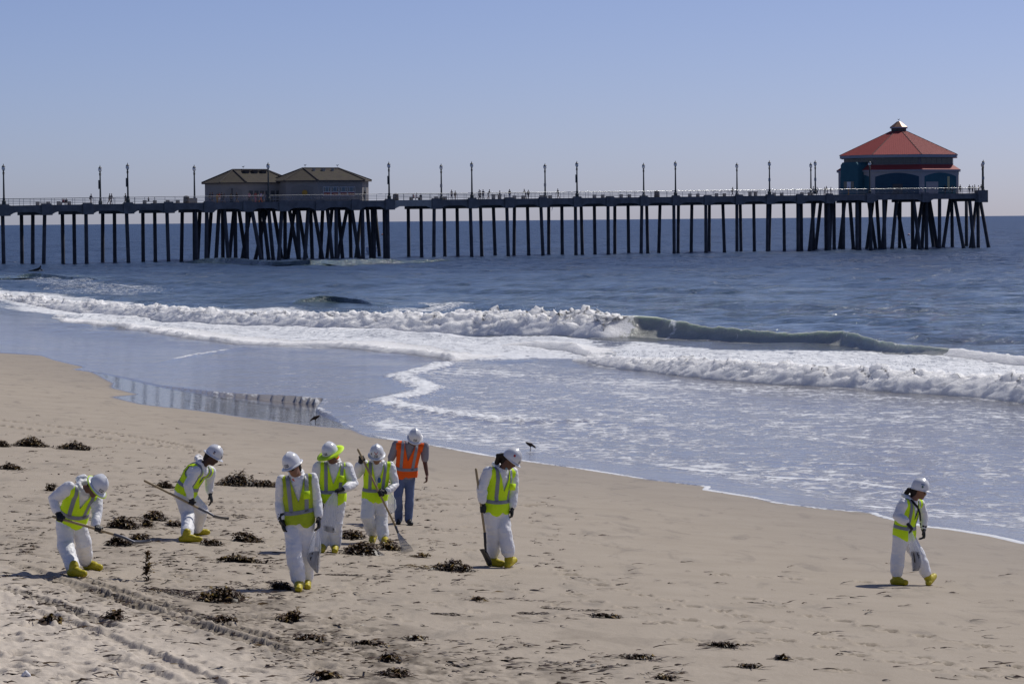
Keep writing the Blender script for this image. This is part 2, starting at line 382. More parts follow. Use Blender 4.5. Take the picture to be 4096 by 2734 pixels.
bstr = t.math('MULTIPLY', t.math('SUBTRACT', 1.0, t.attr('wet')), 0.5)
bp = t.n('ShaderNodeBump'); bp.inputs['Distance'].default_value = 0.02; t.l(t.math('ADD', n2, t.math('MULTIPLY', n4, 0.4)), bp.inputs['Height']); t.l(bstr, bp.inputs['Strength'])
bp2 = t.n('ShaderNodeBump'); bp2.inputs['Distance'].default_value = 0.012; t.l(rip, bp2.inputs['Height']); t.l(t.math('MULTIPLY', t.attr('wet'), 0.5), bp2.inputs['Strength']); t.l(bp.outputs[0], bp2.inputs['Normal'])
t.set(base=base, rough=t.math('MAXIMUM', ro, 0.04), spec=sp, normal=bp2.outputs[0])
beach = link('beach', mesh_np('beach', V, fq, attrs=at), mat=t.m)
tag(beach, 'pale sandy beach with tyre tracks and footprints sloping to the water', kind='structure')

# ------------------------------------------------------------------ sea
FOAM = [  # carpets of foam left by the surf: outline in the photograph, density, softness
    ([(-300, 1140), (0, 1152), (330, 1183), (600, 1222), (1200, 1238), (1500, 1300), (1950, 1330), (2450, 1345), (2500, 1360), (2380, 1432), (1850, 1437), (1560, 1402), (1300, 1378), (1000, 1371), (700, 1347),
      (500, 1312), (240, 1290), (0, 1246), (-300, 1225)], 0.66, 2.5),
    ([(2500, 1356), (2800, 1385), (3100, 1402), (3400, 1402), (3700, 1395), (4096, 1430), (4500, 1460), (4500, 1660), (4096, 1602), (3700, 1572), (3300, 1542), (2700, 1500), (2250, 1432)], 0.66, 2.0),
    ([(1850, 1437), (2250, 1435), (2700, 1504), (3300, 1546), (4096, 1606), (4500, 1660), (4600, 2260), (4096, 2174), (3530, 2068), (2820, 1945), (1960, 1823), (1395, 1704), (1290, 1620), (1540, 1594), (1720, 1545), (1700, 1500), (1600, 1496), (1790, 1437)], 0.47, 1.5),
    ([(0, 1120), (140, 1085), (420, 1120), (700, 1140), (740, 1160), (560, 1178), (330, 1178), (120, 1150)], 0.46, 4.0),
    ([(1480, 1215), (1700, 1205), (1900, 1215), (1750, 1245), (1500, 1265)], 0.56, 3.0),
    ([(1290, 1620), (1180, 1608), (900, 1581), (900, 1480), (1100, 1440), (1400, 1470), (1540, 1590)], 0.36, 2.0),
]
EDGES = [  # thin foam-capped fronts running over the shallow water: outline, height, foam width
    ([(1850, 1420), (1790, 1436), (1740, 1464), (1598, 1496), (1680, 1530), (1720, 1546), (1690, 1560), (1600, 1580), (1540, 1591), (1560, 1606), (1700, 1631), (1850, 1651), (2000, 1668), (2200, 1676), (2320, 1671), (2450, 1683), (2650, 1697)], 0.11, 0.8),
    ([(560, 1448), (644, 1440), (760, 1415), (894, 1393), (1013, 1377), (1150, 1376)], 0.06, 0.22),
    ([(340, 1440), (500, 1425), (600, 1432)], 0.02, 0.12),
    ([(0, 1335), (120, 1331), (300, 1327)], 0.03, 0.15),
    ([(1650, 1700), (1900, 1720), (2200, 1735), (2600, 1760)], 0.02, 0.2),
    ([(2700, 1800), (3100, 1830), (3500, 1845), (4096, 1880)], 0.025, 0.25),
    ([(2300, 1800), (2600, 1850), (3000, 1890), (3400, 1910), (4096, 2010)], 0.02, 0.22),
    ([(3560, 2050), (3760, 2060), (4096, 2078), (4300, 2090)], 0.02, 0.2),
]
NSH = 0.92; ZFILM = 0.022
rows = 1.0 / np.concatenate([np.linspace(1 / 22.0, 1 / 52.0, 30)[:-1], np.linspace(1 / 52.0, 1 / 420.0, 500)[:-1], np.linspace(1 / 420.0, 1 / 4000.0, 90)[:-1], np.geomspace(1 / 4000.0, 1 / 90000.0, 24)])
X, Y, nr, nc = polar_grid(0.178, 760, rows)
Rr = np.hypot(X, Y); near = Rr < 430
SD = np.full(X.shape, 500.0); SDn = seg_dist(X[near], Y[near], shoreP); SD[near] = np.where(inside(X[near], Y[near], seaPoly), SDn, -SDn)
SD[~near] = np.where(inside(X[~near], Y[~near], seaPoly), 300, -50)
G = ground(X, Y); U, Vv = ucoord(X, Y)
def swell(X, Y):
    u = NU[0] * X + NU[1] * Y; v = -NU[1] * X + NU[0] * Y; R = np.hypot(X, Y)
    ph = 2.2 * gnoise(X * 0.02, Y * 0.02, 1.0)
    amp = sstep(90, 190, R) * sstep(3500, 900, R)
    z = 0.20 * np.sin(u * 2 * math.pi / 19 + 3 * ph + v * 0.02) * (0.6 + 0.9 * gnoise(X * .03, Y * .03, 2.0))
    z = z + 0.15 * np.sin(u * 2 * math.pi / 7.3 + 5 * ph + v * 0.21) * (0.7 + gnoise(X * .07, Y * .05, 4.0)) + 0.24 * fbm(X * 0.22, Y * 0.13, 5.0, 3)
    return amp * z + sstep(50, 120, R) * 0.022 * fbm(X * 0.8, Y * 0.45, 7.0, 3) * sstep(900, 300, R)
SW = swell(X, Y)
WDT = np.clip((Rr / 60.0) ** 2, 1, 12)
film = np.where(SD > 0, ZFILM * (1 - np.exp(-np.maximum(SD, 0) / (0.12 * WDT))) + 0.02 * (1 - np.exp(-np.maximum(SD, 0) / 3)), SD * 0.35)
zf = G + film; k = 0.05; base_z = SW * sstep(4, 30, SD)
Z = np.where(SD > 60, base_z, k * np.logaddexp(zf / k, np.where(SD > 0, base_z, -1.0) / k))
foam = np.zeros(X.shape)
mn = near & (SD > -1)
xn, yn = X[mn], Y[mn]; fo = np.zeros(xn.shape); dz = np.zeros(xn.shape)
for poly, den, soft in FOAM:
    if den == 0.47: den = 0.455 + 0.17 * fbm((NU[0] * xn + NU[1] * yn) * 0.22, (NU[0] * yn - NU[1] * xn) * 0.06, 4.0, 3)
    P = wline(poly)[:, :2]; d = seg_dist(xn, yn, P, closed=True); d = np.where(inside(xn, yn, P), d, -d)
    fo = np.maximum(fo, den * sstep(-soft, soft, d + soft * 1.5 * gnoise(xn * 0.15, yn * 0.08, 3)))
for pts, h, w in EDGES:
    P = wline(pts, 0.1)[:, :2]; d = seg_dist(xn, yn, P)
    cut = np.minimum(seg_dist(xn, yn, P[:1].repeat(2, 0)), seg_dist(xn, yn, P[-1:].repeat(2, 0)))
    e = sstep(0, 7.0, cut); dd = d + 0.15 * w * gnoise(xn * 2, yn * 1.2, 5)
    dz += h * e * np.exp(-(dd / (w * 1.1)) ** 2) * (1 + 0.8 * fbm(xn * 3.5, yn * 2.0, 2, 3))
    fo = np.maximum(fo, e * (0.50 + 0.30 * np.exp(-(dd / w) ** 2)) * sstep(w * 2.4, w * 0.4, dd) * (0.80 if w > 0.3 else 0.8))
sn = SD[mn]
wdt = np.maximum(1.0, (np.hypot(xn, yn) / 74.0) ** 2)
line = sstep(0.17, 0.03, np.abs(sn / wdt - 0.05 + 0.05 * gnoise(xn * 2.5, yn * 1.5, 8))) * (0.52 + 0.40 * sstep(-0.35, 0.3, gnoise(xn * .5, yn * .3, 1))) * (1 - 0.42 * sstep(80, 105, np.hypot(xn, yn))) * sstep(135, 118, np.hypot(xn, yn))
fo = np.maximum(fo, line)
dz += 0.012 * line / wdt
dz += sstep(0.5, 0.75, fo) * np.where(sn > 6, 1, 0) * (0.07 * fbm(xn * 1.3, yn * 0.9, 3, 4) + 0.05 * fbm(xn * 0.35, yn * 0.3, 5, 2))
foam[mn] = fo; Z[mn] += dz
far_caps = np.where(Rr > 150, 0.13, 0.0) + np.where((Rr > 170) & (Rr < 620), 0.16 * sstep(0.12, 0.4, SW), 0)
foam = np.maximum(foam, far_caps)
shal = sstep(60, 6, SD + 8 * gnoise(X * .05, Y * .03, 5)); shal = np.where(near, shal, 0)
mids = np.clip(sstep(520, 170, Rr + 60 * gnoise(X * .01, Y * .012, 3)), 0, 1)
keepv = SD > -1.2; keep = keepv[:-1, :-1] | keepv[1:, 1:]
fq = grid_faces(nr, nc, keep)
V = np.stack([X, Y, Z - Rr * Rr / (2 * 6.37e6) * 0.0], -1).reshape(-1, 3)
V, fq, at = compact(V, fq, {'foam': foam.ravel(), 'shallow': shal.ravel(), 'mid': mids.ravel()})

def sea_material(name):
    t = NT(name); c = t.coord()
    foam = t.attr('foam'); sh = t.attr('shallow'); md = t.attr('mid')
    f1 = t.noise(t.coord((0.8, 0.6, 1.0)), 2.0, 8, 0.72, 0.7)
    v = t.n('ShaderNodeTexVoronoi'); v.feature = 'DISTANCE_TO_EDGE'; v.inputs['Scale'].default_value = 2.4
    warp = t.n('ShaderNodeVectorMath'); warp.operation = 'ADD'; nn = t.n('ShaderNodeTexNoise'); nn.inputs['Scale'].default_value = 1.1; nn.inputs['Detail'].default_value = 4
    t.l(t.coord((0.9, 0.55, 1)), nn.inputs['Vector']); t.l(t.coord((0.9, 0.55, 1)), warp.inputs[0]); t.l(nn.outputs['Color'], warp.inputs[1]); t.l(warp.outputs[0], v.inputs['Vector'])
    web = t.ramp(v.outputs['Distance'], [(0.0, 1.0), (0.16, 0.0)])
    k = t.math('ADD', f1, t.math('MULTIPLY', web, 0.10))
    m = t.math('ADD', k, t.math('SUBTRACT', foam, 0.5))
    fm = t.ramp(m, [(0.48, 0.0), (0.66, 1.0)])
    deep = t.mixc(md, (0.019, 0.044, 0.096), (0.045, 0.080, 0.102))
    deep = t.mixc(t.math('MULTIPLY', t.attr('green'), 0.9, clamp=True), deep, (0.12, 0.165, 0.16))
    wc = t.mixc(sh, deep, (0.29, 0.275, 0.265))
    base = t.mixc(fm, wc, (0.82, 0.84, 0.86))
    rough = t.math('ADD', t.math('ADD', 0.10, t.math('MULTIPLY', t.math('SUBTRACT', 1.0, md), 0.22)), t.math('MULTIPLY', fm, 0.5))
    w1 = t.noise(t.coord((1, 0.7, 1)), 0.55, 5, 0.6, 0.3); w2 = t.noise(c, 2.6, 4, 0.6); w3 = t.noise(t.coord((1, 0.6, 1)), 0.11, 3, 0.5)
    big = t.math('SUBTRACT', 1.0, t.math('MULTIPLY', sh, 0.86))
    h = t.math('ADD', t.math('MULTIPLY', w1, 0.85), t.math('MULTIPLY', w2, 0.17))
    h = t.math('ADD', h, t.math('MULTIPLY', w3, 1.2))
    h = t.math('MULTIPLY', h, big)
    h = t.math('ADD', h, t.math('MULTIPLY', fm, 0.015))
    bp = t.n('ShaderNodeBump'); bp.inputs['Distance'].default_value = 1.0; bp.inputs['Strength'].default_value = 1.0; t.l(h, bp.inputs['Height'])
    def vm(op, a, b):
        n = t.n('ShaderNodeVectorMath'); n.operation = op
        for i, v in ((0, a), (1, b)):
            if hasattr(v, 'links'): t.l(v, n.inputs[i])
            else: n.inputs[i].default_value = v
        return n
    def chop(scale, vec, slope):
        n = t.n('ShaderNodeTexNoise'); n.inputs['Scale'].default_value = scale; n.inputs['Detail'].default_value = 3; n.inputs['Roughness'].default_value = 0.6; t.l(vec, n.inputs['Vector'])
        return vm('MULTIPLY', vm('SUBTRACT', n.outputs['Color'], (0.5, 0.5, 0.5)).outputs[0], (slope, slope, 0.0)).outputs[0]
    ch = vm('ADD', vm('ADD', chop(0.9, t.coord((1, .8, 1)), 0.8), chop(0.22, t.coord((1, .6, 1)), 0.8)).outputs[0], chop(0.045, t.coord((1, .55, 1)), 0.55)).outputs[0]
    sc = vm('SCALE', ch, (0, 0, 0)); t.l(t.math('SUBTRACT', 1.0, t.math('MULTIPLY', sh, 0.93)), sc.inputs['Scale'])
    nrm = vm('NORMALIZE', vm('ADD', bp.outputs[0], sc.outputs[0]).outputs[0], (0, 0, 0)).outputs[0]
    t.set(base=base, rough=rough, ior=1.333, spec=t.math('ADD', 0.26, t.math('MULTIPLY', md, 0.24)), normal=nrm)
    return t.m
SEA = sea_material('sea_water')
sea = link('sea', mesh_np('sea', V, fq, attrs=at), mat=SEA)
tag(sea, 'blue sea with streaks of foam running up the beach', kind='structure')

# ------------------------------------------------------------------ breaking waves
def surf_material():
    t = NT('surf'); c = t.coord(); foam = t.attr('foam')
    f1 = t.noise(t.coord((1.0, 1.0, 1.0)), 2.2, 7, 0.68, 0.8)
    fm = t.ramp(t.math('ADD', f1, t.math('SUBTRACT', foam, 0.5)), [(0.50, 0.0), (0.64, 1.0)])
    g = t.mixc(t.noise(t.coord((1, 1, 2.5)), 0.8, 5), (0.36, 0.37, 0.33), (0.56, 0.565, 0.51))
    base = t.mixc(fm, g, (0.95, 0.955, 0.96))
    b1 = t.noise(c, 3.0, 5, 0.65); b2 = t.noise(c, 11.0, 5, 0.7)
    h = t.math('ADD', t.math('MULTIPLY', b1, 0.16), t.math('MULTIPLY', t.math('MULTIPLY', b2, 0.10), fm))
    nm = t.bump(h, 0.8, 1.0)
    t.set(base=base, rough=t.math('ADD', 0.12, t.math('MULTIPLY', fm, 0.65)), ior=1.333, spec=0.5, normal=nm)
    t.b.inputs['Subsurface Weight'].default_value = 1.0; t.b.inputs['Subsurface Scale'].default_value = 0.9
    t.l(t.mixc(fm, (0.42, 0.47, 0.40), (1.0, 1.0, 1.0)), t.b.inputs['Subsurface Radius'])
    return t.m
SURF = surf_material()
def wave(name, pts, ds=0.13, npf=64, z0=0.0, label=None, seed=0, sea_like=False):
    """pts: (px, py of the toe, height, length of the back, foam 0..1)"""
    W = wline(pts, z0); A = np.array([p[2:] for p in pts], float)
    t = np.linspace(0, len(W) - 1, 24 * len(W)); i = np.clip(t.astype(int), 0, len(W) - 2); f = (t - i)[:, None]
    f = f * f * (3 - 2 * f); Q = W[i] * (1 - (t - i)[:, None]) + W[i + 1] * (t - i)[:, None]; B = A[i] * (1 - f) + A[i + 1] * f
    for _ in range(30): Q[1:-1] = 0.25 * Q[:-2] + 0.5 * Q[1:-1] + 0.25 * Q[2:]
    s = np.concatenate([[0], np.cumsum(np.hypot(*np.diff(Q[:, :2], axis=0).T))]); n = int(s[-1] / ds)
    ss = np.linspace(0, s[-1], n); Qx = np.interp(ss, s, Q[:, 0]); Qy = np.interp(ss, s, Q[:, 1])
    H, Lb, fo = [np.interp(ss, s, B[:, j]) for j in range(3)]
    tx = np.gradient(Qx); ty = np.gradient(Qy); l = np.hypot(tx, ty); nx, ny = -ty / l, tx / l     # seaward side
    if (nx * NU[0] + ny * NU[1]).mean() < 0: nx, ny = -nx, -ny
    H = H * (1 + 0.30 * gnoise(ss * 0.35, ss * 0, 4.0 + seed) * fo + 0.12 * gnoise(ss * 0.12, ss * 0, 9.0 + seed))
    jag = fo * (0.9 * gnoise(ss * 0.25, ss * 0, 2.0 + seed) + 0.5 * gnoise(ss * 0.9, ss * 0, 6.0 + seed))
    p = np.linspace(0, 1, npf)[None, :]; Hc = H[:, None]; Lc = Lb[:, None]; fc = fo[:, None]
    xc = (1.1 + 1.3 * fc) * Hc
    back = 1.0 - np.clip((p - 0.45) / 0.55, 0, 1)
    off = np.where(p < 0.45, xc * (p / 0.45), xc + Lc * (1 - back) ** 1.6)
    q = np.clip(p / 0.45, 0, 1)
    zf_ = fc * (np.sin(q * math.pi / 2) ** 0.9) + (1 - fc) * q ** 2.1
    zz = Hc * np.where(p < 0.45, zf_, back ** (1.7) * 1.06 - 0.06)
    zz = zz - 0.06 * (p == 0)
    PX = Qx[:, None] + nx[:, None] * (off + jag[:, None]); PY = Qy[:, None] + ny[:, None] * (off + jag[:, None])
    env = np.sin(math.pi * np.clip(p * 1.25, 0, 1)) ** 0.6 * (p < 0.8) + np.where(p >= 0.8, 0.25, 0)
    tb = fbm(PX * 1.5, PY * 1.5, zz * 1.5 + seed, 5, 0.58); tr = 0.5 - np.abs(fbm(PX * 3.1, PY * 3.1, zz * 3.1 + seed + 5, 3))
    am = (0.30 * Hc + 0.05) * fc ** 3 * env * (0.6 + 0.8 * sstep(-.4, .5, gnoise(PX * .5, PY * .5, 2.0)))
    zz = zz + am * (tb * 1.25 + 0.5 * tr) + (1 - fc) * (0.03 if sea_like else 0.10) * fbm(PX * 1.0, PY * 1.0, zz, 4) * env
    d2 = am * fbm(PX * 2.2 + 31, PY * 2.2, zz * 2.2, 4, 0.6) * 1.5
    PX = PX - nx[:, None] * d2; PY = PY - ny[:, None] * d2
    lip = (1 - fc) * np.exp(-((p - 0.43) / 0.10) ** 2) * (0.0 if sea_like else 0.16) * Hc                                  # the crest leans over the face
    PX = PX - nx[:, None] * lip; PY = PY - ny[:, None] * lip
    taper = sstep(0, 2.5, ss) * sstep(ss[-1], ss[-1] - 2.5, ss)
    zz = z0 + (zz + 0.0) * taper[:, None] - 0.05 * (1 - taper[:, None]) + np.where(p > 0.9, -0.1 * (p - 0.9) / 0.1, 0) + swell(PX, PY) * 0.6
    fa = np.clip(sstep(0.10, 0.75, fc + (0.30 * fbm(PX * .7, PY * .7, zz * .7, 3) * sstep(0, .1, fc))) * (0.97 - 0.42 * sstep(0.55, 1.0, p)) + 0.22 * np.exp(-((p - 0.45) / 0.06) ** 2) * (0.5 + gnoise(PX, PY, 3)), 0, 1) + 0 * PX
    if not sea_like: fa = np.maximum(fa, (1 - fc) * (0.30 + 0.22 * sstep(.05, .45, gnoise(ss[:, None] * 1.6 + p * 1.5, p * 1.2, 5.0)) + 0.12 * sstep(.25, 0, p)))
    V = np.stack([PX, PY, zz], -1).reshape(-1, 3)
    hh = (Hc / 1.0) * np.where(p < 0.45, q, back) * taper[:, None] + 0 * PX
    if sea_like: fa = 0.12 + 0.5 * fc * np.exp(-((p - 0.44) / 0.1) ** 2) + 0 * PX
    o = link(name, mesh_np(name, V, grid_faces(n, npf), attrs={'foam': fa.ravel(), 'shallow': 0 * hh.ravel(), 'mid': 1 + 0 * hh.ravel(), 'green': np.clip(hh, 0, 1).ravel()}), mat=SEA if sea_like else SURF)
    tag(o, label, kind='stuff')
    return Qx, Qy, H, fo, nx, ny
w1 = wave('breaking_wave', [(-300, 1215, 0.9, 9, 1), (0, 1238, 1.0, 10, 1), (200, 1252, 0.8, 9, 1), (420, 1262, 0.7, 8, 1), (700, 1285, 0.7, 8, 1), (1000, 1302, 0.75, 7, 1), (1300, 1322, 0.9, 6, 1), (1600, 1330, 1.05, 6, 1),
      (1900, 1335, 1.25, 5, 1), (2200, 1343, 1.2, 4.5, 1), (2400, 1350, 1.15, 4, 1), (2450, 1349, 1.18, 4, 0.8), (2500, 1348, 1.2, 4, 0.5), (2570, 1348, 1.18, 4, 0.2), (2620, 1350, 1.1, 4, 0.0), (2660, 1352, 1.0, 5, 0.0), (2800, 1358, 0.70, 7, 0), (2950, 1367, 0.74, 7, 0), (3120, 1377, 0.6, 7, 0.0), (3275, 1386, 0.72, 5, 0.0), (3310, 1389, 0.78, 5, 0.16), (3350, 1393, 0.72, 5, 0.02),
      (3500, 1408, 0.55, 6, 0.0), (3600, 1419, 0.46, 5, 0.10), (3700, 1429, 0.40, 5, 0.3), (3850, 1440, 0.35, 4, 0.7), (4200, 1470, 0.3, 4, 0.8)], label='white surf crest curling into a glassy green wave', seed=21)
w2 = wave('breaking_wave', [(2230, 1436, 0.12, 2, 1), (2400, 1452, 0.35, 4, 1), (2700, 1504, 0.6, 6, 1), (3000, 1532, 0.7, 6, 1), (3300, 1545, 0.7, 6, 1), (3500, 1563, 0.65, 5, 1), (3700, 1574, 0.7, 5, 1), (3900, 1593, 0.75, 5, 1),
      (4096, 1608, 0.7, 5, 1), (4500, 1655, 0.6, 5, 1)], ds=0.085, label='lower line of white water rolling over the shallows', seed=3)
w3 = wave('breaking_wave', [(180, 1268, 0.12, 4, .9), (240, 1291, 0.18, 4, 1), (500, 1314, 0.2, 5, 1), (700, 1349, 0.22, 5, .95), (1000, 1373, 0.22, 5, .9), (1300, 1380, 0.22, 5, .9), (1560, 1404, 0.24, 4, .9), (1750, 1430, 0.22, 4, .9), (1860, 1439, 0.12, 3, .8)],
          label='low foaming edge of spent surf spreading over wet sand', seed=5, npf=40)
w4 = wave('breaking_wave', [(1150, 1222, 0.1, 6, 0), (1230, 1217, 0.35, 7, 0.0), (1320, 1215, 0.6, 7, 0.05), (1420, 1218, 0.4, 7, 0), (1500, 1224, 0.1, 6, 0)], label='small green swell rising behind the surf', sea_like=True, seed=7, npf=40)
w5 = wave('breaking_wave', [(1950, 1395, 0.1, 4, .5), (2050, 1392, 0.3, 4, .6), (2200, 1400, 0.35, 4, .7), (2350, 1415, 0.2, 3, .6), (2420, 1420, 0.1, 3, .5)], label='choppy ridge of foam between the two white breakers', seed=9, npf=40)
w6 = wave('breaking_wave', [(700, 1056, 0.2, 14, 0), (800, 1058, 1.0, 14, 0.25), (900, 1062, 1.1, 14, 0), (1050, 1066, 0.8, 14, 0.05), (1250, 1068, 1.0, 14, 0.05), (1450, 1060, 0.9, 14, 0.1), (1700, 1050, 0.5, 12, 0), (1850, 1046, 0.2, 10, 0)],
          ds=0.35, label='long green swell passing the pilings of the pier', sea_like=True, seed=11, npf=40)
w7 = wave('breaking_wave', [(-250, 1100, .2, 9, .2), (0, 1117, 0.25, 9, 0.2), (110, 1108, 0.4, 9, 0.4), (250, 1112, 0.3, 9, 0.2), (400, 1120, 0.1, 6, 0)], ds=0.25, label='small foam-tipped swell beyond the surf near the frame edge', sea_like=True, seed=13, npf=40)
# spray thrown up along the crest
mb = MB(); r2 = random.Random(4)
for (Qx, Qy, H, fo, nx, ny), dens in ((w1, 2600), (w2, 1500)):
    n = len(Qx)
    for _ in range(dens):
        i = r2.randrange(n)
        if fo[i] < 0.8 or r2.random() > 0.25 + 0.9 * max(0, float(gnoise(i * 0.02, 0.0, 3.0)) + 0.2): continue
        h = H[i]; o_ = r2.uniform(-0.3, 1.6) * h; z = h * 1.12 + abs(r2.gauss(0, 0.16)); o_ = r2.uniform(1.0, 2.6) * h; s = r2.uniform(0.008, 0.022)
        c = (Qx[i] + nx[i] * o_, Qy[i] + ny[i] * o_, z)
        mb.add([(c[0] - s, c[1], c[2] - s * .6), (c[0] + s, c[1] - s, c[2] - s * .6), (c[0] + s * .3, c[1] + s, c[2] - s * .4), (c[0], c[1], c[2] + s)], [(0, 1, 3), (1, 2, 3), (2, 0, 3), (0, 2, 1)])
SPRAY = mat('spray', (0.86, 0.88, 0.9), 0.5, 0.4, 0.03)
tag(mb.build('spray', SPRAY), 'fine white spray above the breaking crest', kind='stuff')
# ------------------------------------------------------------------ the pier
PA = np.array([-81.91, 513.33]); _pd = np.array([97.66, 644.32]) - PA; PL = np.linalg.norm(_pd); PDV = _pd / PL; PN = np.array([-PDV[1], PDV[0]])
PANG = math.atan2(PDV[1], PDV[0])
def deckz(a): return 9.68 + 1.52 * min(max(a / 222.0, -1), 1) ** 0.85 if a > 0 else 9.68 + a * 0.008
def P3(a, b, z): q = PA + PDV * a + PN * b; return np.array([q[0], q[1], z])
def a_of_px(px, off=0.0):
    r = ray(px, 840)[:2]; p = PA + PN * off
    return float(np.linalg.solve(np.array([[r[0], -PDV[0]], [r[1], -PDV[1]]]), p)[1])
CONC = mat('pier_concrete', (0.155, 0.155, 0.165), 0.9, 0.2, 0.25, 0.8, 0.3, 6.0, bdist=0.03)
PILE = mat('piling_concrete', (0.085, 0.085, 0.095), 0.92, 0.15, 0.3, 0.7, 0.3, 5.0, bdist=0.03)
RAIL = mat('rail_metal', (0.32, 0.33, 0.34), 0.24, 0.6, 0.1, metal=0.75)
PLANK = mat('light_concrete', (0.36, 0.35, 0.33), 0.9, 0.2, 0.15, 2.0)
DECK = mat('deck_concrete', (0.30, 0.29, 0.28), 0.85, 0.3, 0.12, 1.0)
pier = empty('pier', P3(0, 0, 0))
tag(pier, 'long concrete pier on rows of dark pilings standing out to sea', 'pier')
PINV = Vector(pier.location)
def pbuild(mb, name, m, parent=pier, smooth=False):
    mb.v = [(x - PINV.x, y - PINV.y, z) for x, y, z in mb.v] if parent is pier else mb.v
    return mb.build(name, m, parent, smooth)
W9 = 9.4
BENTS = [-16.9, -9.1, -1.3, 6.4, 14.1, 21.8, 29.6, 37.4, 45.2, 52.5, 60.0, 67.5, 74.7, 84.8, 92.8, 101.0, 108.8, 116.8, 124.5, 132.6, 140.4, 148.3, 156.1, 164.0, 171.8, 179.5, 190.3, 205.5, 221.6]
def strip(mb, a0, a1, b0, b1, z0off, z1off, n=1):
    for i in range(n):
        c0 = a0 + (a1 - a0) * i / n; c1 = a0 + (a1 - a0) * (i + 1) / n
        V = [P3(a, b, deckz(a) + z) for z in (z0off, z1off) for a, b in ((c0, b0), (c1, b0), (c1, b1), (c0, b1))]
        mb.add(V, [(3, 2, 1, 0), (4, 5, 6, 7), (0, 1, 5, 4), (1, 2, 6, 5), (2, 3, 7, 6), (3, 0, 4, 7)])
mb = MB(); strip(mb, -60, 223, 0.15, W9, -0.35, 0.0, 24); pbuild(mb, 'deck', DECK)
mb = MB()   # widened platforms at the middle and the end, octagonal like the houses on them
mz = deckz(60)
mb.prism([P3(a, b, 0)[:2] for a, b in ((34, W9 - .2), (82, W9 - .2), (82, 16), (76, 21), (44, 21), (34, 14))], mz - 0.6, mz - 0.02); pbuild(mb, 'platform', DECK)
mb = MB(); ez = deckz(210)
mb.prism([P3(a, b, 0)[:2] for a, b in ((190, 0.4), (222.3, 0.4), (232, 10), (232, 20), (222, 30), (200, 30), (190, 20))], ez - 0.9, ez + 0.02); pbuild(mb, 'platform', DECK)
# fascia with haunches between the bents, pilasters at the bents
for i in range(len(BENTS) - 1):
    a0, a1 = BENTS[i], BENTS[i + 1]
    light = 73.5 <= a0 <= 76 or False
    mb = MB(); n = 14; top = []; bot = []
    for k in range(n + 1):
        f = k / n; a = a0 + (a1 - a0) * f; e = min(f, 1 - f) * (a1 - a0)
        dep = 1.05 + 0.42 * float(sstep(2.0, 1.1, e)) + (0.16 if e < 0.9 else 0)
        top.append(P3(a, 0, deckz(a) + 0.06)); bot.append(P3(a, 0, deckz(a) - dep))
    V = top + bot + [p + np.array([PN[0], PN[1], 0]) * 0.4 for p in top] + [p + np.array([PN[0], PN[1], 0]) * 0.4 for p in bot]; m = n + 1; Fs = []
    for k in range(n):
        Fs += [(k, m + k, m + k + 1, k + 1), (2 * m + k, 2 * m + k + 1, 3 * m + k + 1, 3 * m + k), (k, k + 1, 2 * m + k + 1, 2 * m + k), (m + k, 3 * m + k, 3 * m + k + 1, m + k + 1)]
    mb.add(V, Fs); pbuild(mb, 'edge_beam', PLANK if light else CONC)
for a in BENTS:
    mb = MB(); z = deckz(a)
    for da, w, z0, z1, out in ((0, 1.0, -1.62, 0.12, 0.22), (0, 0.8, 0.12, 0.3, 0.16)):
        V = [P3(a + s * w, b, z + zz) for zz in (z0, z1) for s, b in ((-1, -out), (1, -out), (1, 0.35), (-1, 0.35))]
        mb.add(V, [(3, 2, 1, 0), (4, 5, 6, 7), (0, 1, 5, 4), (1, 2, 6, 5), (2, 3, 7, 6), (3, 0, 4, 7)])
    pbuild(mb, 'pilaster', CONC)
    mb = MB(); V = [P3(a + s * 0.55, b, z + zz) for zz in (-1.58, -0.34) for s, b in ((-1, 0.36), (1, 0.36), (1, W9), (-1, W9))]
    mb.add(V, [(3, 2, 1, 0), (4, 5, 6, 7), (0, 1, 5, 4), (1, 2, 6, 5), (2, 3, 7, 6), (3, 0, 4, 7)]); pbuild(mb, 'cross_beam', CONC)
rp = random.Random(11)
def pile(top, bot, r=0.31):
    mb = MB(); top = np.asarray(top); bot = np.asarray(bot); d = (bot - top)
    mb.tube([top, top + d * 0.84, top + d * 0.87, bot], [r, r * 1.02, r * 1.05, r * 1.28], 8)
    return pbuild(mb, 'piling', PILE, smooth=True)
for a in BENTS:
    if 38 < a < 74 or a > 173: continue
    for j, b in enumerate((0.7, 4.9, 9.0)):
        ln = rp.uniform(-0.35, 0.35) if rp.random() < 0.4 else 0.0
        pile(P3(a, b, deckz(a) - 1.5), P3(a + ln, b + rp.uniform(-.15, .15), -0.9))
MIDP = [(90, 105), (148, 105), (225, 225), (282, 222), (372, 322), (412, 408), (430, 478), (550, 475), (560, 558), (600, 690), (700, 692), (745, 622), (750, 870), (845, 868), (880, 955), (935, 775), (950, 1005), (1005, 1110),
        (1110, 1060), (1145, 1140), (1190, 1310), (1260, 1160), (1290, 1305), (1300, 1400), (1420, 1365), (1445, 1460), (1480, 1590), (1590, 1550), (1640, 1700), (1700, 1625), (1745, 1740), (1770, 1820), (1880, 1740), (1905, 1915),
        (1925, 2020), (2050, 1965), (2055, 2055), (2110, 2155), (2170, 2180), (2200, 2255), (2310, 2315)]
for i, (x0, x1) in enumerate(MIDP):
    b = (1.0, 9.0, 5.0, 13.5, 2.5, 17.5)[i % 6]
    at_, ab_ = a_of_px(750 + x0 / 2.936, b), a_of_px(750 + x1 / 2.936, b)
    pile(P3(at_, b, mz - 0.9), P3(ab_, b, -0.9), 0.33)
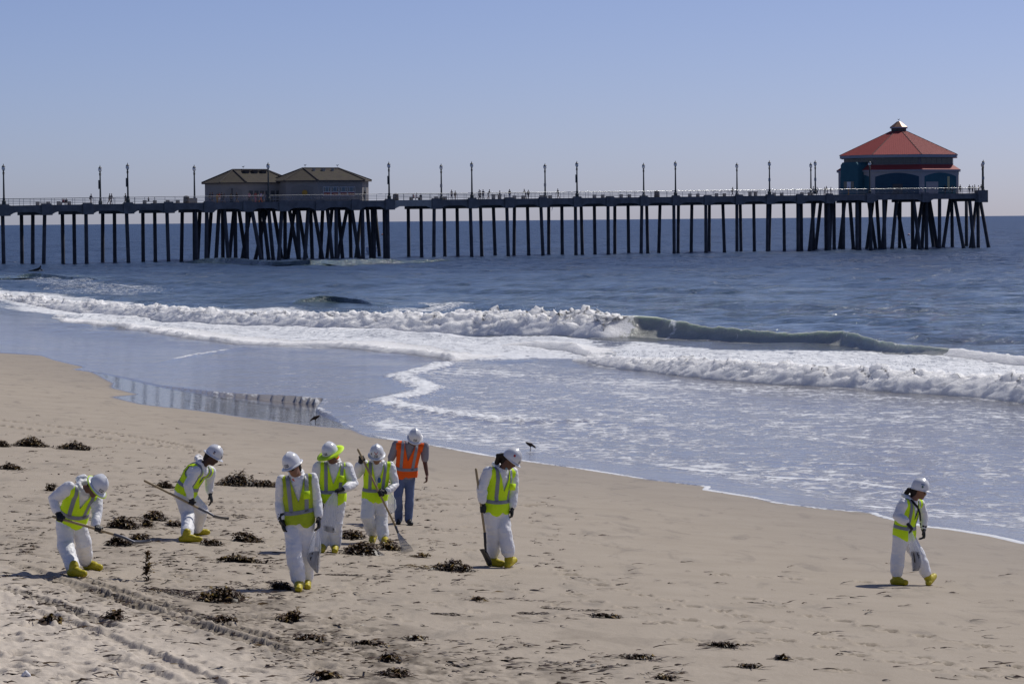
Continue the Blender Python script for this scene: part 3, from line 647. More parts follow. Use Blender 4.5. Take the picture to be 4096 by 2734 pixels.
ENDP = [(110, 110), (142, 142), (262, 268), (285, 222), (350, 285), (400, 402), (425, 430), (455, 435), (485, 485), (585, 580), (600, 535), (650, 690), (725, 725), (755, 750), (845, 925), (860, 870), (895, 820), (930, 965), (1005, 1015),
        (1030, 985), (1130, 1235), (1140, 1085), (1175, 1168), (1305, 1305), (1315, 1385), (1410, 1320), (1430, 1400), (1450, 1450), (1455, 1530), (1480, 1570), (1588, 1585), (1700, 1615), (1715, 1720), (1745, 1845), (1868, 1868), (1900, 1950),
        (1975, 1905), (1990, 1990), (2010, 2105)]
for i, (x0, x1) in enumerate(ENDP):
    b = (1.0, 6.0, 12.0, 3.0, 18.0, 9.0)[i % 6]
    if i > 34: b = (1.0, 8.0, 3.0, 10.0, 1.5)[i - 35 if i > 34 else 0] if i - 35 < 5 else 2
    at_, ab_ = a_of_px(3150 + x0 / 2.61, b), a_of_px(3150 + x1 / 2.61, b)
    pile(P3(at_, b, ez - 0.95), P3(ab_, b, -0.9), 0.36)
# railings: one panel between two stanchions is one part
def rail_panel(p0, p1):
    mb = MB(); p0 = np.asarray(p0); p1 = np.asarray(p1); up = np.array([0, 0, 1.0])
    for h, r in ((1.13, 0.045), (0.86, 0.028), (0.60, 0.028), (0.34, 0.028)): mb.tube([p0 + up * h, p1 + up * h], r, 8, caps=False)
    for f in (0.0, 0.5): q = p0 + (p1 - p0) * f; mb.tube([q, q + up * 1.13], 0.034, 5)
    return pbuild(mb, 'railing', RAIL, smooth=True)
def rail_run(pts, step=3.9):
    for (q0, q1) in zip(pts[:-1], pts[1:]):
        q0 = np.asarray(q0); q1 = np.asarray(q1); n = max(1, round(np.linalg.norm(q1 - q0) / step))
        for i in range(n): rail_panel(q0 + (q1 - q0) * i / n, q0 + (q1 - q0) * (i + 1) / n)
def rl(a, b): return P3(a, b, deckz(a) + 0.06)
rail_run([rl(-20, 0.2), rl(74, 0.2), rl(222, 0.2)]); rail_run([rl(222, 0.2), rl(231.8, 9.9), rl(231.8, 19.8)])
rail_run([rl(-24, W9 - .2), rl(34, W9 - .2)]); rail_run([rl(82, W9 - .2), rl(190, W9 - .2), rl(190.2, 19.8)])
mb = MB(); V = [P3(a, b, ez + z) for z in (-1.75, 0.75) for a, b in ((219.9, -0.6), (222.6, -0.6), (224.0, 0.8), (224.0, 1.8), (219.9, 0.5))]
mb.add(V, [(4, 3, 2, 1, 0), (5, 6, 7, 8, 9), (0, 1, 6, 5), (1, 2, 7, 6), (2, 3, 8, 7), (3, 4, 9, 8), (4, 0, 5, 9)]); pbuild(mb, 'end_pilaster', CONC)

# ------------------------------------------------------------------ lamp posts
LAMPM = mat('lamp_green', (0.045, 0.055, 0.055), 0.5, 0.4, 0.1)
def globe_mat():
    t = NT('lamp_glass'); c = t.coord(); t.set(base=t.ramp(t.noise(c, 9, 2), [(0, (0.75, 0.75, 0.74)), (1, (0.85, 0.85, 0.84))]), rough=0.25, spec=0.5); return t.m
GLOBE = globe_mat()
def make_lamp():
    r = empty('lamp_post'); mb = MB(); mb.lathe([(0.34, 0), (0.34, 0.55), (0.22, 0.62), (0.20, 1.1), (0.13, 1.2)], n=8); mb.build('base', LAMPM, r)
    mb = MB(); mb.lathe([(0.16, 1.2), (0.12, 4.9), (0.21, 5.0), (0.13, 5.08), (0.21, 5.25), (0.12, 5.33), (0.12, 5.5), (0.2, 5.58)], n=8); mb.build('pole', LAMPM, r)
    mb = MB(); mb.lathe([(0.16, 5.58), (0.30, 5.8), (0.32, 5.98), (0.26, 6.16)], n=10); mb.build('globe', GLOBE, r, True)
    mb = MB(); mb.lathe([(0.32, 6.16), (0.28, 6.24), (0.10, 6.42), (0.04, 6.6), (0.01, 6.74)], n=10); mb.build('cap', LAMPM, r)
    return r
lamp0 = make_lamp(); first = True
SIGNM = mat('sign_plate', (0.10, 0.11, 0.12), 0.6, 0.4, 0.1); SIGNL = mat('sign_plate_grey', (0.3, 0.31, 0.33), 0.6, 0.4, 0.1)
NEARL = [(-1.3, 'nearest the cut-off end of the pier', 0), (21.8, 'near rail, second from the shore end', 1), (49.5, 'in front of the brown-roofed kiosk', 0), (74.7, 'beside the light concrete joint past the second kiosk', 1),
         (92.8, 'near rail, first of the plain midpier run', 0), (116.8, 'near rail, beside the empty benches', 1), (140.4, 'near rail, halfway from kiosks to restaurant', 0), (164.0, 'near rail, last but one before the restaurant', 2),
         (175.9, 'shorter of the pair left of the restaurant', 2), (190.4, 'standing before the dark teal tower of the restaurant', 0), (222.0, 'taller of the pair at the pier head', 2)]
FARL = [(21.4, 'far rail, among the strollers at the shore end', 1), (39.9, 'far rail, just before the kiosks', 0), (92.2, 'far rail, past the kiosks', 2), (116.0, 'far rail, above a bench', 2),
        (139.7, 'far rail, middle of the pier', 0), (163.2, 'far rail, next to the lone dark walker', 0), (182.6, 'taller of the pair left of the restaurant', 0), (230.5, 'shorter of the pair at the pier head', 0)]
for lst, off in ((NEARL, 0.15), (FARL, 9.0)):
    for a, txt, sg in lst:
        o = lamp0 if first else copy_tree(lamp0); first = False
        o.location = P3(a, off, deckz(a) + (0.25 if off < 1 else 0.02)); tag(o, 'dark green lamp post with glass globe, ' + txt, 'lamp post', 'lamp posts along the pier')
        if sg:
            mb = MB()
            if sg == 1: mb.box((-0.22, -0.02, 3.4), (0.16, 0.5, 1.5), 0)
            else: mb.box((-0.02, -0.14, 2.9 if off < 1 else 2.6), (0.42, 0.08, 0.6), 0)
            mb.build('sign', SIGNM if sg == 1 else SIGNL, o)

# ------------------------------------------------------------------ houses on the pier
WALLW = mat('stucco_cream_shaded', (0.27, 0.255, 0.25), 0.9, 0.2, 0.06, 1.0, 0.15, 8.0)  # cream stucco, base darkened so the colour carries the walls' shade
ROOFB = NT('roof_tiles'); c = ROOFB.coord((1, 1, 1)); n = ROOFB.noise(c, 0.8, 5)
ROOFB.set(base=ROOFB.mixc(ROOFB.noise(c, 7, 3), ROOFB.ramp(n, [(0.35, (0.075, 0.062, 0.052)), (0.55, (0.105, 0.09, 0.068)), (0.7, (0.10, 0.095, 0.045))]), (0.06, 0.054, 0.048)), rough=0.9, spec=0.25); ROOFB = ROOFB.m
RIDGE = mat('ridge_tiles', (0.075, 0.068, 0.065), 0.9, 0.2, 0.2)
TRIM = mat('dark_trim', (0.10, 0.085, 0.08), 0.8, 0.3, 0.1)
WFRAME = mat('window_frame', (0.62, 0.63, 0.68), 0.5, 0.4, 0.05); WGLASS = mat('window_glass', (0.03, 0.05, 0.06), 0.08, 0.6, 0.1)
BLIND = mat('window_blind', (0.12, 0.17, 0.2), 0.4, 0.4, 0.2, 14); REDP = mat('red_panel', (0.20, 0.03, 0.035), 0.6, 0.3, 0.2, 3)
DOORM = mat('dark_door', (0.055, 0.06, 0.065), 0.5, 0.4, 0.2); ARCHM = mat('recess_stucco', (0.235, 0.225, 0.22), 0.9, 0.2, 0.05)  # arch tone sits just under the shade-darkened wall tone
def octo(a0, a1, b0, c, depth):
    return [P3(a, b, 0)[:2] for a, b in ((a0, b0), (a1, b0), (a1 + c, b0 + c), (a1 + c, b0 + depth - c), (a1, b0 + depth), (a0, b0 + depth), (a0 - c, b0 + depth - c), (a0 - c, b0 + c))]
def grow(poly, d):
    P = np.array(poly); c = P.mean(0); out = []
    for i in range(len(P)):
        e0 = P[i] - P[i - 1]; e1 = P[(i + 1) % len(P)] - P[i]; n0 = np.array([e0[1], -e0[0]]) / np.linalg.norm(e0); n1 = np.array([e1[1], -e1[0]]) / np.linalg.norm(e1)
        m = (n0 + n1); m = m / (m @ n0 + 1e-9) if True else m
        out.append(P[i] + d * m / 1.0)
    return [tuple(q) for q in out]
def local(o, mb): mb.v = [(x - o.location.x, y - o.location.y, z - o.location.z) for x, y, z in mb.v]; return mb
def wall_frame(poly, i):
    p0 = np.array(poly[i]); p1 = np.array(poly[(i + 1) % len(poly)]); L_ = np.linalg.norm(p1 - p0); t = (p1 - p0) / L_; n = np.array([t[1], -t[0]])
    return p0, t, n, L_
def panel(o, name, m, poly, i, x0, x1, z0, z1, out=0.03, th=0.06, parent=None):
    p0, t, n, L_ = wall_frame(poly, i); mb = MB(); V = []
    for z in (z0, z1):
        for s, d in ((x0, out - th), (x1, out - th), (x1, out), (x0, out)): q = p0 + t * s + n * d; V.append((q[0], q[1], z + o.location.z))
    mb.add(V, [(3, 2, 1, 0), (4, 5, 6, 7), (0, 1, 5, 4), (1, 2, 6, 5), (2, 3, 7, 6), (3, 0, 4, 7)])
    return local(o, mb).build(name, m, parent or o)
def arch_panel(o, name, m, poly, i, x0, x1, z0, zs, zt, out=0.03, th=0.08, parent=None):
    """a panel whose top is a flat arch"""
    p0, t, n, L_ = wall_frame(poly, i); mb = MB(); N = 14; pts = [(x0, z0), (x1, z0)] + [(x1 + (x0 - x1) * k / N, zs + (zt - zs) * math.sin(math.pi * k / N) ** 0.9) for k in range(N + 1)]
    V = [];
    for d in (out, out - th):
        for s, z in pts: q = p0 + t * s + n * d; V.append((q[0], q[1], z + o.location.z))
    k = len(pts); mb.add(V, [tuple(range(k)), tuple(reversed(range(k, 2 * k)))] + [(j, k + j, k + (j + 1) % k, (j + 1) % k) for j in range(k)])
    return local(o, mb).build(name, m, parent or o)
def kiosk(a0, a1, b0, c, depth, wall_h, roof_h, label):
    z = deckz((a0 + a1) / 2); ctr = P3((a0 + a1) / 2, b0 + depth / 2, z); o = empty('pier_kiosk', ctr); tag(o, label, 'building', 'tiled kiosks on the pier')
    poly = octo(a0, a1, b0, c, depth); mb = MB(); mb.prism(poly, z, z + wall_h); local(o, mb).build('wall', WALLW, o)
    ev = grow(poly, 0.55); mb = MB(); mb.prism(ev, z + wall_h - 0.02, z + wall_h + 0.16); rf = None
    rc = [P3(a, b, 0)[:2] for a, b in ((a0 + 1.0, b0 + depth / 2 - .1), (a1 - 1.0, b0 + depth / 2 - .1), (a1 - 0.99, b0 + depth / 2 - .05), (a1 - 0.99, b0 + depth / 2 + .05), (a1 - 1, b0 + depth / 2 + .1), (a0 + 1, b0 + depth / 2 + .1), (a0 + .99, b0 + depth / 2 + .05), (a0 + .99, b0 + depth / 2 - .05))]
    local(o, mb).build('eave', TRIM, o)
    mb = MB(); nst = 16                                                  # tiled roof laid in real courses
    for k in range(nst):
        f0, f1 = k / nst, (k + 1) / nst
        q0 = [tuple(np.array(e) * (1 - f0) + np.array(r) * f0) for e, r in zip(ev, rc)]; q1 = [tuple(np.array(e) * (1 - f1) + np.array(r) * f1) for e, r in zip(ev, rc)]
        mb.frustum(q0, z + wall_h + 0.16 + roof_h * f0 + 0.035, q1, z + wall_h + 0.16 + roof_h * f1 + 0.004, 0, cap=False)
        mb.frustum(q0, z + wall_h + 0.16 + roof_h * f0 - 0.01, q0, z + wall_h + 0.16 + roof_h * f0 + 0.035, 0, cap=False)
    rf = local(o, mb).build('roof', ROOFB, o)
    for e, r in zip(ev, rc):
        mb = MB(); p = np.array([e[0], e[1], z + wall_h + 0.24]); q = np.array([r[0], r[1], z + wall_h + 0.24 + roof_h]); mb.tube([p, q], 0.13, 5); local(o, mb).build('ridge', RIDGE, rf)
    mb = MB(); mb.tube([np.array([rc[0][0], rc[0][1], z + wall_h + .22 + roof_h]), np.array([rc[1][0], rc[1][1], z + wall_h + .22 + roof_h])], 0.14, 5); local(o, mb).build('ridge', RIDGE, rf)
    return o, poly, z, rf, rc
kR, pR, zR, rfR, rcR = kiosk(60.77, 70.2, 2.0, 4.0, 12.5, 3.55, 2.2, 'pier kiosk with four white-framed windows over red panels')
_aL = a_of_px(985, 8.5); kL, pL, zL, rfL, rcL = kiosk(_aL, _aL + 8.9, 8.5, 3.1, 12.0, 3.35, 2.3, 'pier kiosk with three roof vents and a row of dark doors')
# faces: 0 near side, 7 is the chamfer that faces the shore end
arch_panel(kR, 'arch', ARCHM, pR, 7, 0.9, 4.9, 0.3, 2.4, 2.9); arch_panel(kR, 'arch', ARCHM, pR, 0, 0.55, 8.9, 0.2, 2.3, 2.9)
mb = MB(); p0, t_, n_, L_ = wall_frame(pR, 7); q = p0 + t_ * 3.4 + n_ * 0.1
mb.tube([np.array([q[0], q[1], zR + 1.55]) - np.array([n_[0], n_[1], 0]) * .05, np.array([q[0], q[1], zR + 1.55]) + np.array([n_[0], n_[1], 0]) * 0.12], 0.5, 14); local(kR, mb).build('round_sign', mat('yellow_sign', (0.42, 0.24, 0.03), 0.5, 0.4, 0.1), kR)
for k in range(4):
    x0 = 1.15 + 1.68 * k + (0.12 if k > 1 else 0)
    w = panel(kR, 'window', WFRAME, pR, 0, x0, x0 + 1.55, 0.95, 2.55, 0.06, 0.08)
    for (xa, xb, m) in ((0.07, 0.36, WGLASS), (0.44, 1.11, BLIND), (1.19, 1.48, WGLASS)): panel(kR, 'pane', m, pR, 0, x0 + xa, x0 + xb, 1.68, 2.48, 0.075, 0.04, w)
    panel(kR, 'lower_panel', REDP, pR, 0, x0 + 0.07, x0 + 1.48, 1.02, 1.58, 0.075, 0.04, w)
arch_panel(kR, 'doorway', DOORM, pR, 1, 1.2, 3.4, 0.02, 2.2, 2.6)
arch_panel(kL, 'arch', ARCHM, pL, 7, 0.8, 3.7, 0.02, 2.2, 2.6); panel(kL, 'door', DOORM, pL, 7, 1.75, 2.0, 0.02, 2.5, 0.07, 0.05)
arch_panel(kL, 'arch', ARCHM, pL, 0, 0.4, 8.6, 0.02, 2.0, 2.6)
for k in range(7): panel(kL, 'door', DOORM, pL, 0, 0.6 + 1.12 * k, 0.6 + 1.12 * k + 0.8, 0.03, 2.05, 0.06, 0.06)
def roof_vent(o, rf, rc, ev_poly, f, z, wall_h, roof_h, s=0.9):
    e = (np.array(ev_poly[0]) * (1 - f) + np.array(ev_poly[1]) * f); r = np.array(rc[0]) * (1 - f) + np.array(rc[1]) * f; k = 0.80; q = e * (1 - k) + r * k; zz = z + wall_h + 0.16 + roof_h * k
    mb = MB(); mb.box((q[0], q[1], zz + 0.02), (s, s, 0.5), PANG); mb.box((q[0], q[1], zz + 0.33), (s * 1.35, s * 1.35, 0.1), PANG); local(o, mb).build('roof_vent', TRIM if s > .6 else PLANK, rf)
for f in (0.28, 0.52, 0.76): roof_vent(kL, rfL, rcL, grow(pL, .55), f, zL, 3.35, 2.3)
for f, s in ((0.45, 0.5), (0.2, 0.35), (0.7, 0.35)): roof_vent(kR, rfR, rcR, grow(pR, .55), f, zR, 3.55, 2.2, s)

# restaurant at the head of the pier
RA, RB = 211.36, 14.0; RZ = ez + 0.02
rest = empty('restaurant', P3(RA, RB, RZ)); tag(rest, 'eight-sided pier restaurant with broad red metal roof and small cupola', 'building')
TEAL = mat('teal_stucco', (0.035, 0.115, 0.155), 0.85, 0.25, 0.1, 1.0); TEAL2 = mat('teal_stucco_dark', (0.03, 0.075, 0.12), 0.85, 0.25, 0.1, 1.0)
FASC = mat('grey_fascia', (0.30, 0.32, 0.37), 0.7, 0.3, 0.05); WHITEW = mat('white_stucco', (0.36, 0.345, 0.36), 0.9, 0.2, 0.05, 1.0)  # white stucco base lowered to put wall shade into the colour
t = NT('red_metal_roof'); c = t.coord(); t.set(base=t.mixc(t.noise(c, 0.5, 5), (0.30, 0.045, 0.045), (0.36, 0.065, 0.06)), rough=0.65, spec=0.25); REDR = t.m
COPPER = mat('copper_roof', (0.22, 0.12, 0.08), 0.45, 0.5, 0.3, 3.0, metal=0.4); DARKG = mat('clerestory_glass', (0.05, 0.055, 0.06), 0.2, 0.5, 0.2, 0.6)
def ring(R): return [P3(RA, RB, 0)[:2] + R * np.array([math.cos(q), math.sin(q)]) for q in [PANG - math.pi / 2 - math.pi / 8 + k * math.pi / 4 for k in range(8)]]
w8 = ring(13.27)
def rb(mb, name, m, parent=rest, smooth=False): return local(rest, mb).build(name, m, parent, smooth)
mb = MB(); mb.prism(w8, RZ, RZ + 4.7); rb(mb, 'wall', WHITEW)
mb = MB(); mb.prism(ring(13.65), RZ + 4.65, RZ + 5.0); rb(mb, 'fascia', FASC)
mb = MB(); mb.frustum(ring(13.75), RZ + 5.0, ring(12.0), RZ + 6.05); skr = rb(mb, 'skirt_roof', REDR)
c8 = ring(12.03); mb = MB(); mb.prism(c8, RZ + 6.0, RZ + 7.55); cl = rb(mb, 'clerestory', mat('clerestory_frame', (0.16, 0.15, 0.16), 0.7, 0.3, 0.1))
for i in range(8):
    L_ = wall_frame(c8, i)[3]
    for k in range(6): panel(rest, 'pane', DARKG, c8, i, 0.25 + (L_ - 0.5) * k / 6 + 0.04, 0.25 + (L_ - 0.5) * (k + 1) / 6 - 0.04, 6.25, 7.4, 0.03, 0.06, cl)
mb = MB(); mb.prism(ring(12.94), RZ + 7.5, RZ + 8.1); rb(mb, 'fascia', FASC)
r0, r1 = ring(13.05), ring(1.75); mb = MB(); mb.frustum(r0, RZ + 8.1, r1, RZ + 13.1); mr = rb(mb, 'roof', REDR)
mb = MB()                                                                # standing seams
for i in range(8):
    A0, A1, B0, B1 = [np.array(q) for q in (r0[i], r0[(i + 1) % 8], r1[i], r1[(i + 1) % 8])]
    n = 26
    for k in range(1, n):
        f = k / n; p = A0 * (1 - f) + A1 * f; mid_ = (B0 + B1) / 2; dirn = mid_ - (A0 + A1) / 2
        s = min(1.0, min(f, 1 - f) * np.linalg.norm(A1 - A0) / (np.linalg.norm(A1 - A0) / 2 - np.linalg.norm(B1 - B0) / 2)) if 0.067 < f < 0.933 else min(f, 1 - f) * np.linalg.norm(A1 - A0) / (np.linalg.norm(A1 - A0) / 2)
        q = p + dirn * s
        mb.tube([np.array([p[0], p[1], RZ + 8.12]), np.array([q[0], q[1], RZ + 8.12 + 5.0 * s])], 0.028, 4, caps=False)
sm = rb(mb, 'roof_seams', REDR, mr); sm['kind'] = 'stuff'
for i in range(8):
    mb = MB(); mb.tube([np.array([r0[i][0], r0[i][1], RZ + 8.12]), np.array([r1[i][0], r1[i][1], RZ + 13.12])], 0.07, 5); rb(mb, 'ridge', TRIM, mr)
mb = MB(); mb.prism(ring(1.65), RZ + 12.9, RZ + 13.75); cu = rb(mb, 'cupola', TRIM)
mb = MB(); mb.prism(ring(1.95), RZ + 13.7, RZ + 13.98); rb(mb, 'cupola_eave', FASC, cu)
mb = MB(); mb.frustum(ring(1.95), RZ + 13.98, ring(0.35), RZ + 15.15); rb(mb, 'cupola_roof', COPPER, cu)
for i in (0, 6, 7):
    L_ = wall_frame(w8, i)[3]; h = L_ / 2
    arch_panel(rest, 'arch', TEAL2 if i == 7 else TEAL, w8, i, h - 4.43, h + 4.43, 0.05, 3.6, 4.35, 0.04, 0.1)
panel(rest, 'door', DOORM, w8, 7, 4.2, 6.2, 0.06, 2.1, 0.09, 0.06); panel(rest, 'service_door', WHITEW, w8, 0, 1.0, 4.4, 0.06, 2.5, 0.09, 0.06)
panel(rest, 'notice', mat('pale_yellow', (0.5, 0.45, 0.25), 0.7, 0.3, 0.05), w8, 0, 7.0, 7.6, 0.8, 3.6, 0.09, 0.05)
p0, t_, n_, L_ = wall_frame(w8, 6)                                       # projecting teal portal on the side facing the shore
mb = MB(); V = []; x0, x1 = L_ / 2 - 2.6, L_ / 2 + 2.6
for z, e in ((0.02, 0), (6.1, 0), (6.65, 0.6)):
    for s, d in ((x0 + e, -1.5), (x1 - e, -1.5), (x1 - e, 1.6), (x0 + e, 1.6)): q = p0 + t_ * s + n_ * d; V.append((q[0], q[1], RZ + z))
mb.add(V, [(3, 2, 1, 0), (8, 9, 10, 11)] + [f for b in (0, 4) for f in ((b, b + 1, b + 5, b + 4), (b + 1, b + 2, b + 6, b + 5), (b + 2, b + 3, b + 7, b + 6), (b + 3, b, b + 4, b + 7))])
por = rb(mb, 'portal', TEAL)
panel(rest, 'window', WGLASS, w8, 6, L_ / 2 - 1.6, L_ / 2 + 1.4, 1.3, 2.7, 1.64, 0.06, por); panel(rest, 'notice', mat('white_board', (0.75, 0.76, 0.8), 0.6, 0.3, 0.05), w8, 6, L_ / 2 - 0.6, L_ / 2 + 0.55, 1.25, 2.65, 1.70, 0.05, por)

# ------------------------------------------------------------------ furniture on the pier
BENCH = mat('bench_stone', (0.30, 0.28, 0.26), 0.9, 0.2, 0.1)
def bench():
    o = empty('bench')
    for s in (-1, 1): mb = MB(); mb.box((s * 1.0, 0, 0.3), (0.42, 0.62, 0.6)); mb.build('end_block', BENCH, o)
    mb = MB(); mb.box((0, 0, 0.43), (1.7, 0.5, 0.07)); mb.build('seat', BENCH, o); return o
b0_ = bench(); first = True
def px_of(cropx, crop): return {1: cropx / 2.936, 2: 750 + cropx / 2.936, 3: 1500 + cropx / 2.936, 4: 2250 + cropx / 2.349, 5: 3150 + cropx / 2.61}[crop]
BN = [(505, 1, 'bench at the shore end, first from the frame edge'), (752, 1, 'bench with two people sitting on it'), (1760, 1, 'bench with one person reclining on it'), (2030, 1, 'bench just before the litter bin at the shore end'), (480, 3, 'bench with a family sitting, right of the kiosks'),
      (772, 3, 'bench below the lamp with a cross wire'), (1690, 3, 'bench by the couple leaning on the rail'), (2007, 3, 'bench under the lamp with a grey box'), (340, 4, 'empty bench right of the lone strolling woman'), (590, 4, 'empty bench before the midpier litter bin'),
      (1235, 4, 'empty bench after the midpier litter bin'), (1485, 4, 'empty bench left of the lone dark walker'), (2025, 4, 'low bench left of the restaurant'), (2285, 4, 'bench nearest the restaurant')]
for x, cr, lb in BN:
    o = b0_ if first else copy_tree(b0_); first = False
    a = a_of_px(px_of(x, cr), 6.0); o.location = P3(a, 6.0, deckz(a)); o.rotation_euler = (0, 0, PANG); tag(o, 'stone-ended ' + lb, 'bench', 'benches along the pier')
BINM = mat('bin_brown', (0.10, 0.085, 0.075), 0.85, 0.2, 0.2)
def bin_(): o = empty('litter_bin'); mb = MB(); mb.lathe([(0.52, 0), (0.55, 0.1), (0.5, 0.95), (0.54, 1.05)], n=10); mb.build('body', BINM, o); mb = MB(); mb.lathe([(0.5, 1.05), (0.4, 1.25), (0.15, 1.32)], n=10); mb.build('lid', TRIM, o); return o
bb = bin_(); first = True
for x, cr, lb in ((2190, 1, 'before the kiosks at the shore end'), (245, 3, 'right of the kiosks beside a lamp post'), (888, 4, 'between two empty benches midpier')):
    o = bb if first else copy_tree(bb); first = False; a = a_of_px(px_of(x, cr), 3.0); o.location = P3(a, 3.0, deckz(a)); tag(o, 'round brown litter bin ' + lb, 'litter bin', 'litter bins on the pier')
def ptable(): o = empty('stone_table'); mb = MB(); mb.box((0, 0, 0.86), (2.1, 0.8, 0.14)); mb.build('top', BENCH, o); [MB.build((lambda m: (m.box((s * 0.7, 0, 0.4), (0.42, 0.6, 0.79)), m)[1])(MB()), 'leg', BENCH, o) for s in (-1, 1)]; return o
tt = ptable(); first = True
for x, cr, lb in ((1428, 3, 'beside the people with a bicycle'), (1788, 4, 'right of the lone dark walker')):
    o = tt if first else copy_tree(tt); first = False; a = a_of_px(px_of(x, cr), 6.0); o.location = P3(a, 6.0, deckz(a)); o.rotation_euler = (0, 0, PANG); tag(o, 'stone cutting table on two legs ' + lb, 'table', 'fish cleaning tables')
mb = MB(); a = a_of_px(px_of(2262, 1), 6.0); mb.box((0, 0, 0.42), (1.5, 0.7, 0.84)); mb.box((0, 0, 0.88), (1.6, 0.8, 0.08)); o = mb.build('storage_chest', BENCH); o.location = P3(a, 6.0, deckz(a)); o.rotation_euler = (0, 0, PANG); tag(o, 'pale storage chest beside the litter bin at the shore end', 'chest')
# ------------------------------------------------------------------ building people
def unit(v): v = np.asarray(v, float); return v / (np.linalg.norm(v) + 1e-12)
def ctube(mb, pts, rad, n=12, flat=None):
    """tube with rounded ends through pts; flat=(axis, k) squashes it along an axis"""
    pts = [np.asarray(p, float) for p in pts]; rad = list(rad) if not np.isscalar(rad) else [rad] * len(pts)
    t0 = unit(pts[1] - pts[0]); t1 = unit(pts[-1] - pts[-2])
    P = [pts[0] - t0 * rad[0] * s for s in (0.94, 0.7)] + pts + [pts[-1] + t1 * rad[-1] * s for s in (0.7, 0.94)]
    R = [rad[0] * 0.34, rad[0] * 0.72] + rad + [rad[-1] * 0.72, rad[-1] * 0.34]
    V = []; ref = None
    for i, p in enumerate(P):
        t = unit(P[min(i + 1, len(P) - 1)] - P[max(i - 1, 0)])
        if ref is None: ref = np.array([0, 0, 1.0]) if abs(t[2]) < 0.8 else np.array([0, 1.0, 0])
        a = unit(np.cross(t, ref)); b = np.cross(t, a); ref = unit(np.cross(a, t))
        for k in range(n):
            q = 2 * math.pi * k / n; d = R[i] * (math.cos(q) * a + math.sin(q) * b)
            if flat is not None: d = d - flat[0] * (d @ flat[0]) * (1 - flat[1])
            V.append(p + d)
    m = len(P); Fs = [(i * n + k, i * n + (k + 1) % n, (i + 1) * n + (k + 1) % n, (i + 1) * n + k) for i in range(m - 1) for k in range(n)]
    mb.add(V, Fs + [tuple(reversed(range(n))), tuple(range((m - 1) * n, m * n))])
def loft(mb, secs, n=18):
    V = []
    for c, A, B in secs:
        for k in range(n):
            q = 2 * math.pi * k / n; V.append(np.asarray(c) + math.cos(q) * np.asarray(A) + math.sin(q) * np.asarray(B))
    m = len(secs); mb.add(V, [(i * n + k, i * n + (k + 1) % n, (i + 1) * n + (k + 1) % n, (i + 1) * n + k) for i in range(m - 1) for k in range(n)] + [tuple(reversed(range(n))), tuple(range((m - 1) * n, m * n))])
def remesh(mb, voxel, smooth=3):
    me = bpy.data.meshes.new('tmp'); me.from_pydata(mb.v, [], mb.f); me.update()
    bm = bmesh.new(); bm.from_mesh(me); bmesh.ops.recalc_face_normals(bm, faces=bm.faces); bm.to_mesh(me); bm.free()
    o = bpy.data.objects.new('tmp', me); COL.objects.link(o)
    m = o.modifiers.new('r', 'REMESH'); m.mode = 'VOXEL'; m.voxel_size = voxel
    if smooth: s = o.modifiers.new('s', 'SMOOTH'); s.iterations = smooth; s.factor = 0.5
    dg = bpy.context.evaluated_depsgraph_get(); dg.update(); e = o.evaluated_get(dg); m2 = bpy.data.meshes.new_from_object(e)
    V = np.zeros(len(m2.vertices) * 3, np.float32); m2.vertices.foreach_get('co', V); V = V.reshape(-1, 3).astype(float)
    N = np.zeros(len(V) * 3, np.float32); m2.vertex_normals.foreach_get('vector', N); N = N.reshape(-1, 3).astype(float)
    m2.calc_loop_triangles(); T = np.zeros(len(m2.loop_triangles) * 3, np.int32); m2.loop_triangles.foreach_get('vertices', T); T = T.reshape(-1, 3)
    Q = np.array([tuple(p.vertices) for p in m2.polygons if len(p.vertices) == 4], np.int32)
    bpy.data.objects.remove(o); bpy.data.meshes.remove(me); bpy.data.meshes.remove(m2)
    return V, N, T, Q
def clip(V, T, fld):
    """keep the part of a triangle mesh where fld >= 0; edges are cut cleanly"""
    V = [tuple(p) for p in V]; out = []; cache = {}; f = fld
    ext = list(f)
    for t in T:
        ins = [f[i] >= 0 for i in t]
        if all(ins): out.append(tuple(t)); continue
        if not any(ins): continue
        poly = []
        for k in range(3):
            i, j = t[k], t[(k + 1) % 3]
            if f[i] >= 0: poly.append(i)
            if (f[i] >= 0) != (f[j] >= 0):
                key = (min(i, j), max(i, j))
                if key not in cache:
                    s = f[i] / (f[i] - f[j]); cache[key] = len(V); V.append(tuple(np.array(V[i]) * (1 - s) + np.array(V[j]) * s))
                poly.append(cache[key])
        for k in range(1, len(poly) - 1): out.append((poly[0], poly[k], poly[k + 1]))
    return np.array(V), np.array(out, np.int32).reshape(-1, 3)
def tri_normals(V, T):
    fn = np.cross(V[T[:, 1]] - V[T[:, 0]], V[T[:, 2]] - V[T[:, 0]]); N = np.zeros_like(V)
    for k in range(3): np.add.at(N, T[:, k], fn)
    return N / (np.linalg.norm(N, axis=1)[:, None] + 1e-12)
def wrinkle(V, N, amp, seed=0.0, f=9.0):
    w = 0.55 * (0.45 - np.abs(fbm(V[:, 0] * f * .7 + seed, V[:, 1] * f * .7, V[:, 2] * f, 3))) + 0.6 * fbm(V[:, 0] * f * .35 + seed, V[:, 1] * f * .35, V[:, 2] * f * .55 + 7, 2)
    return V + N * (amp * w)[:, None]

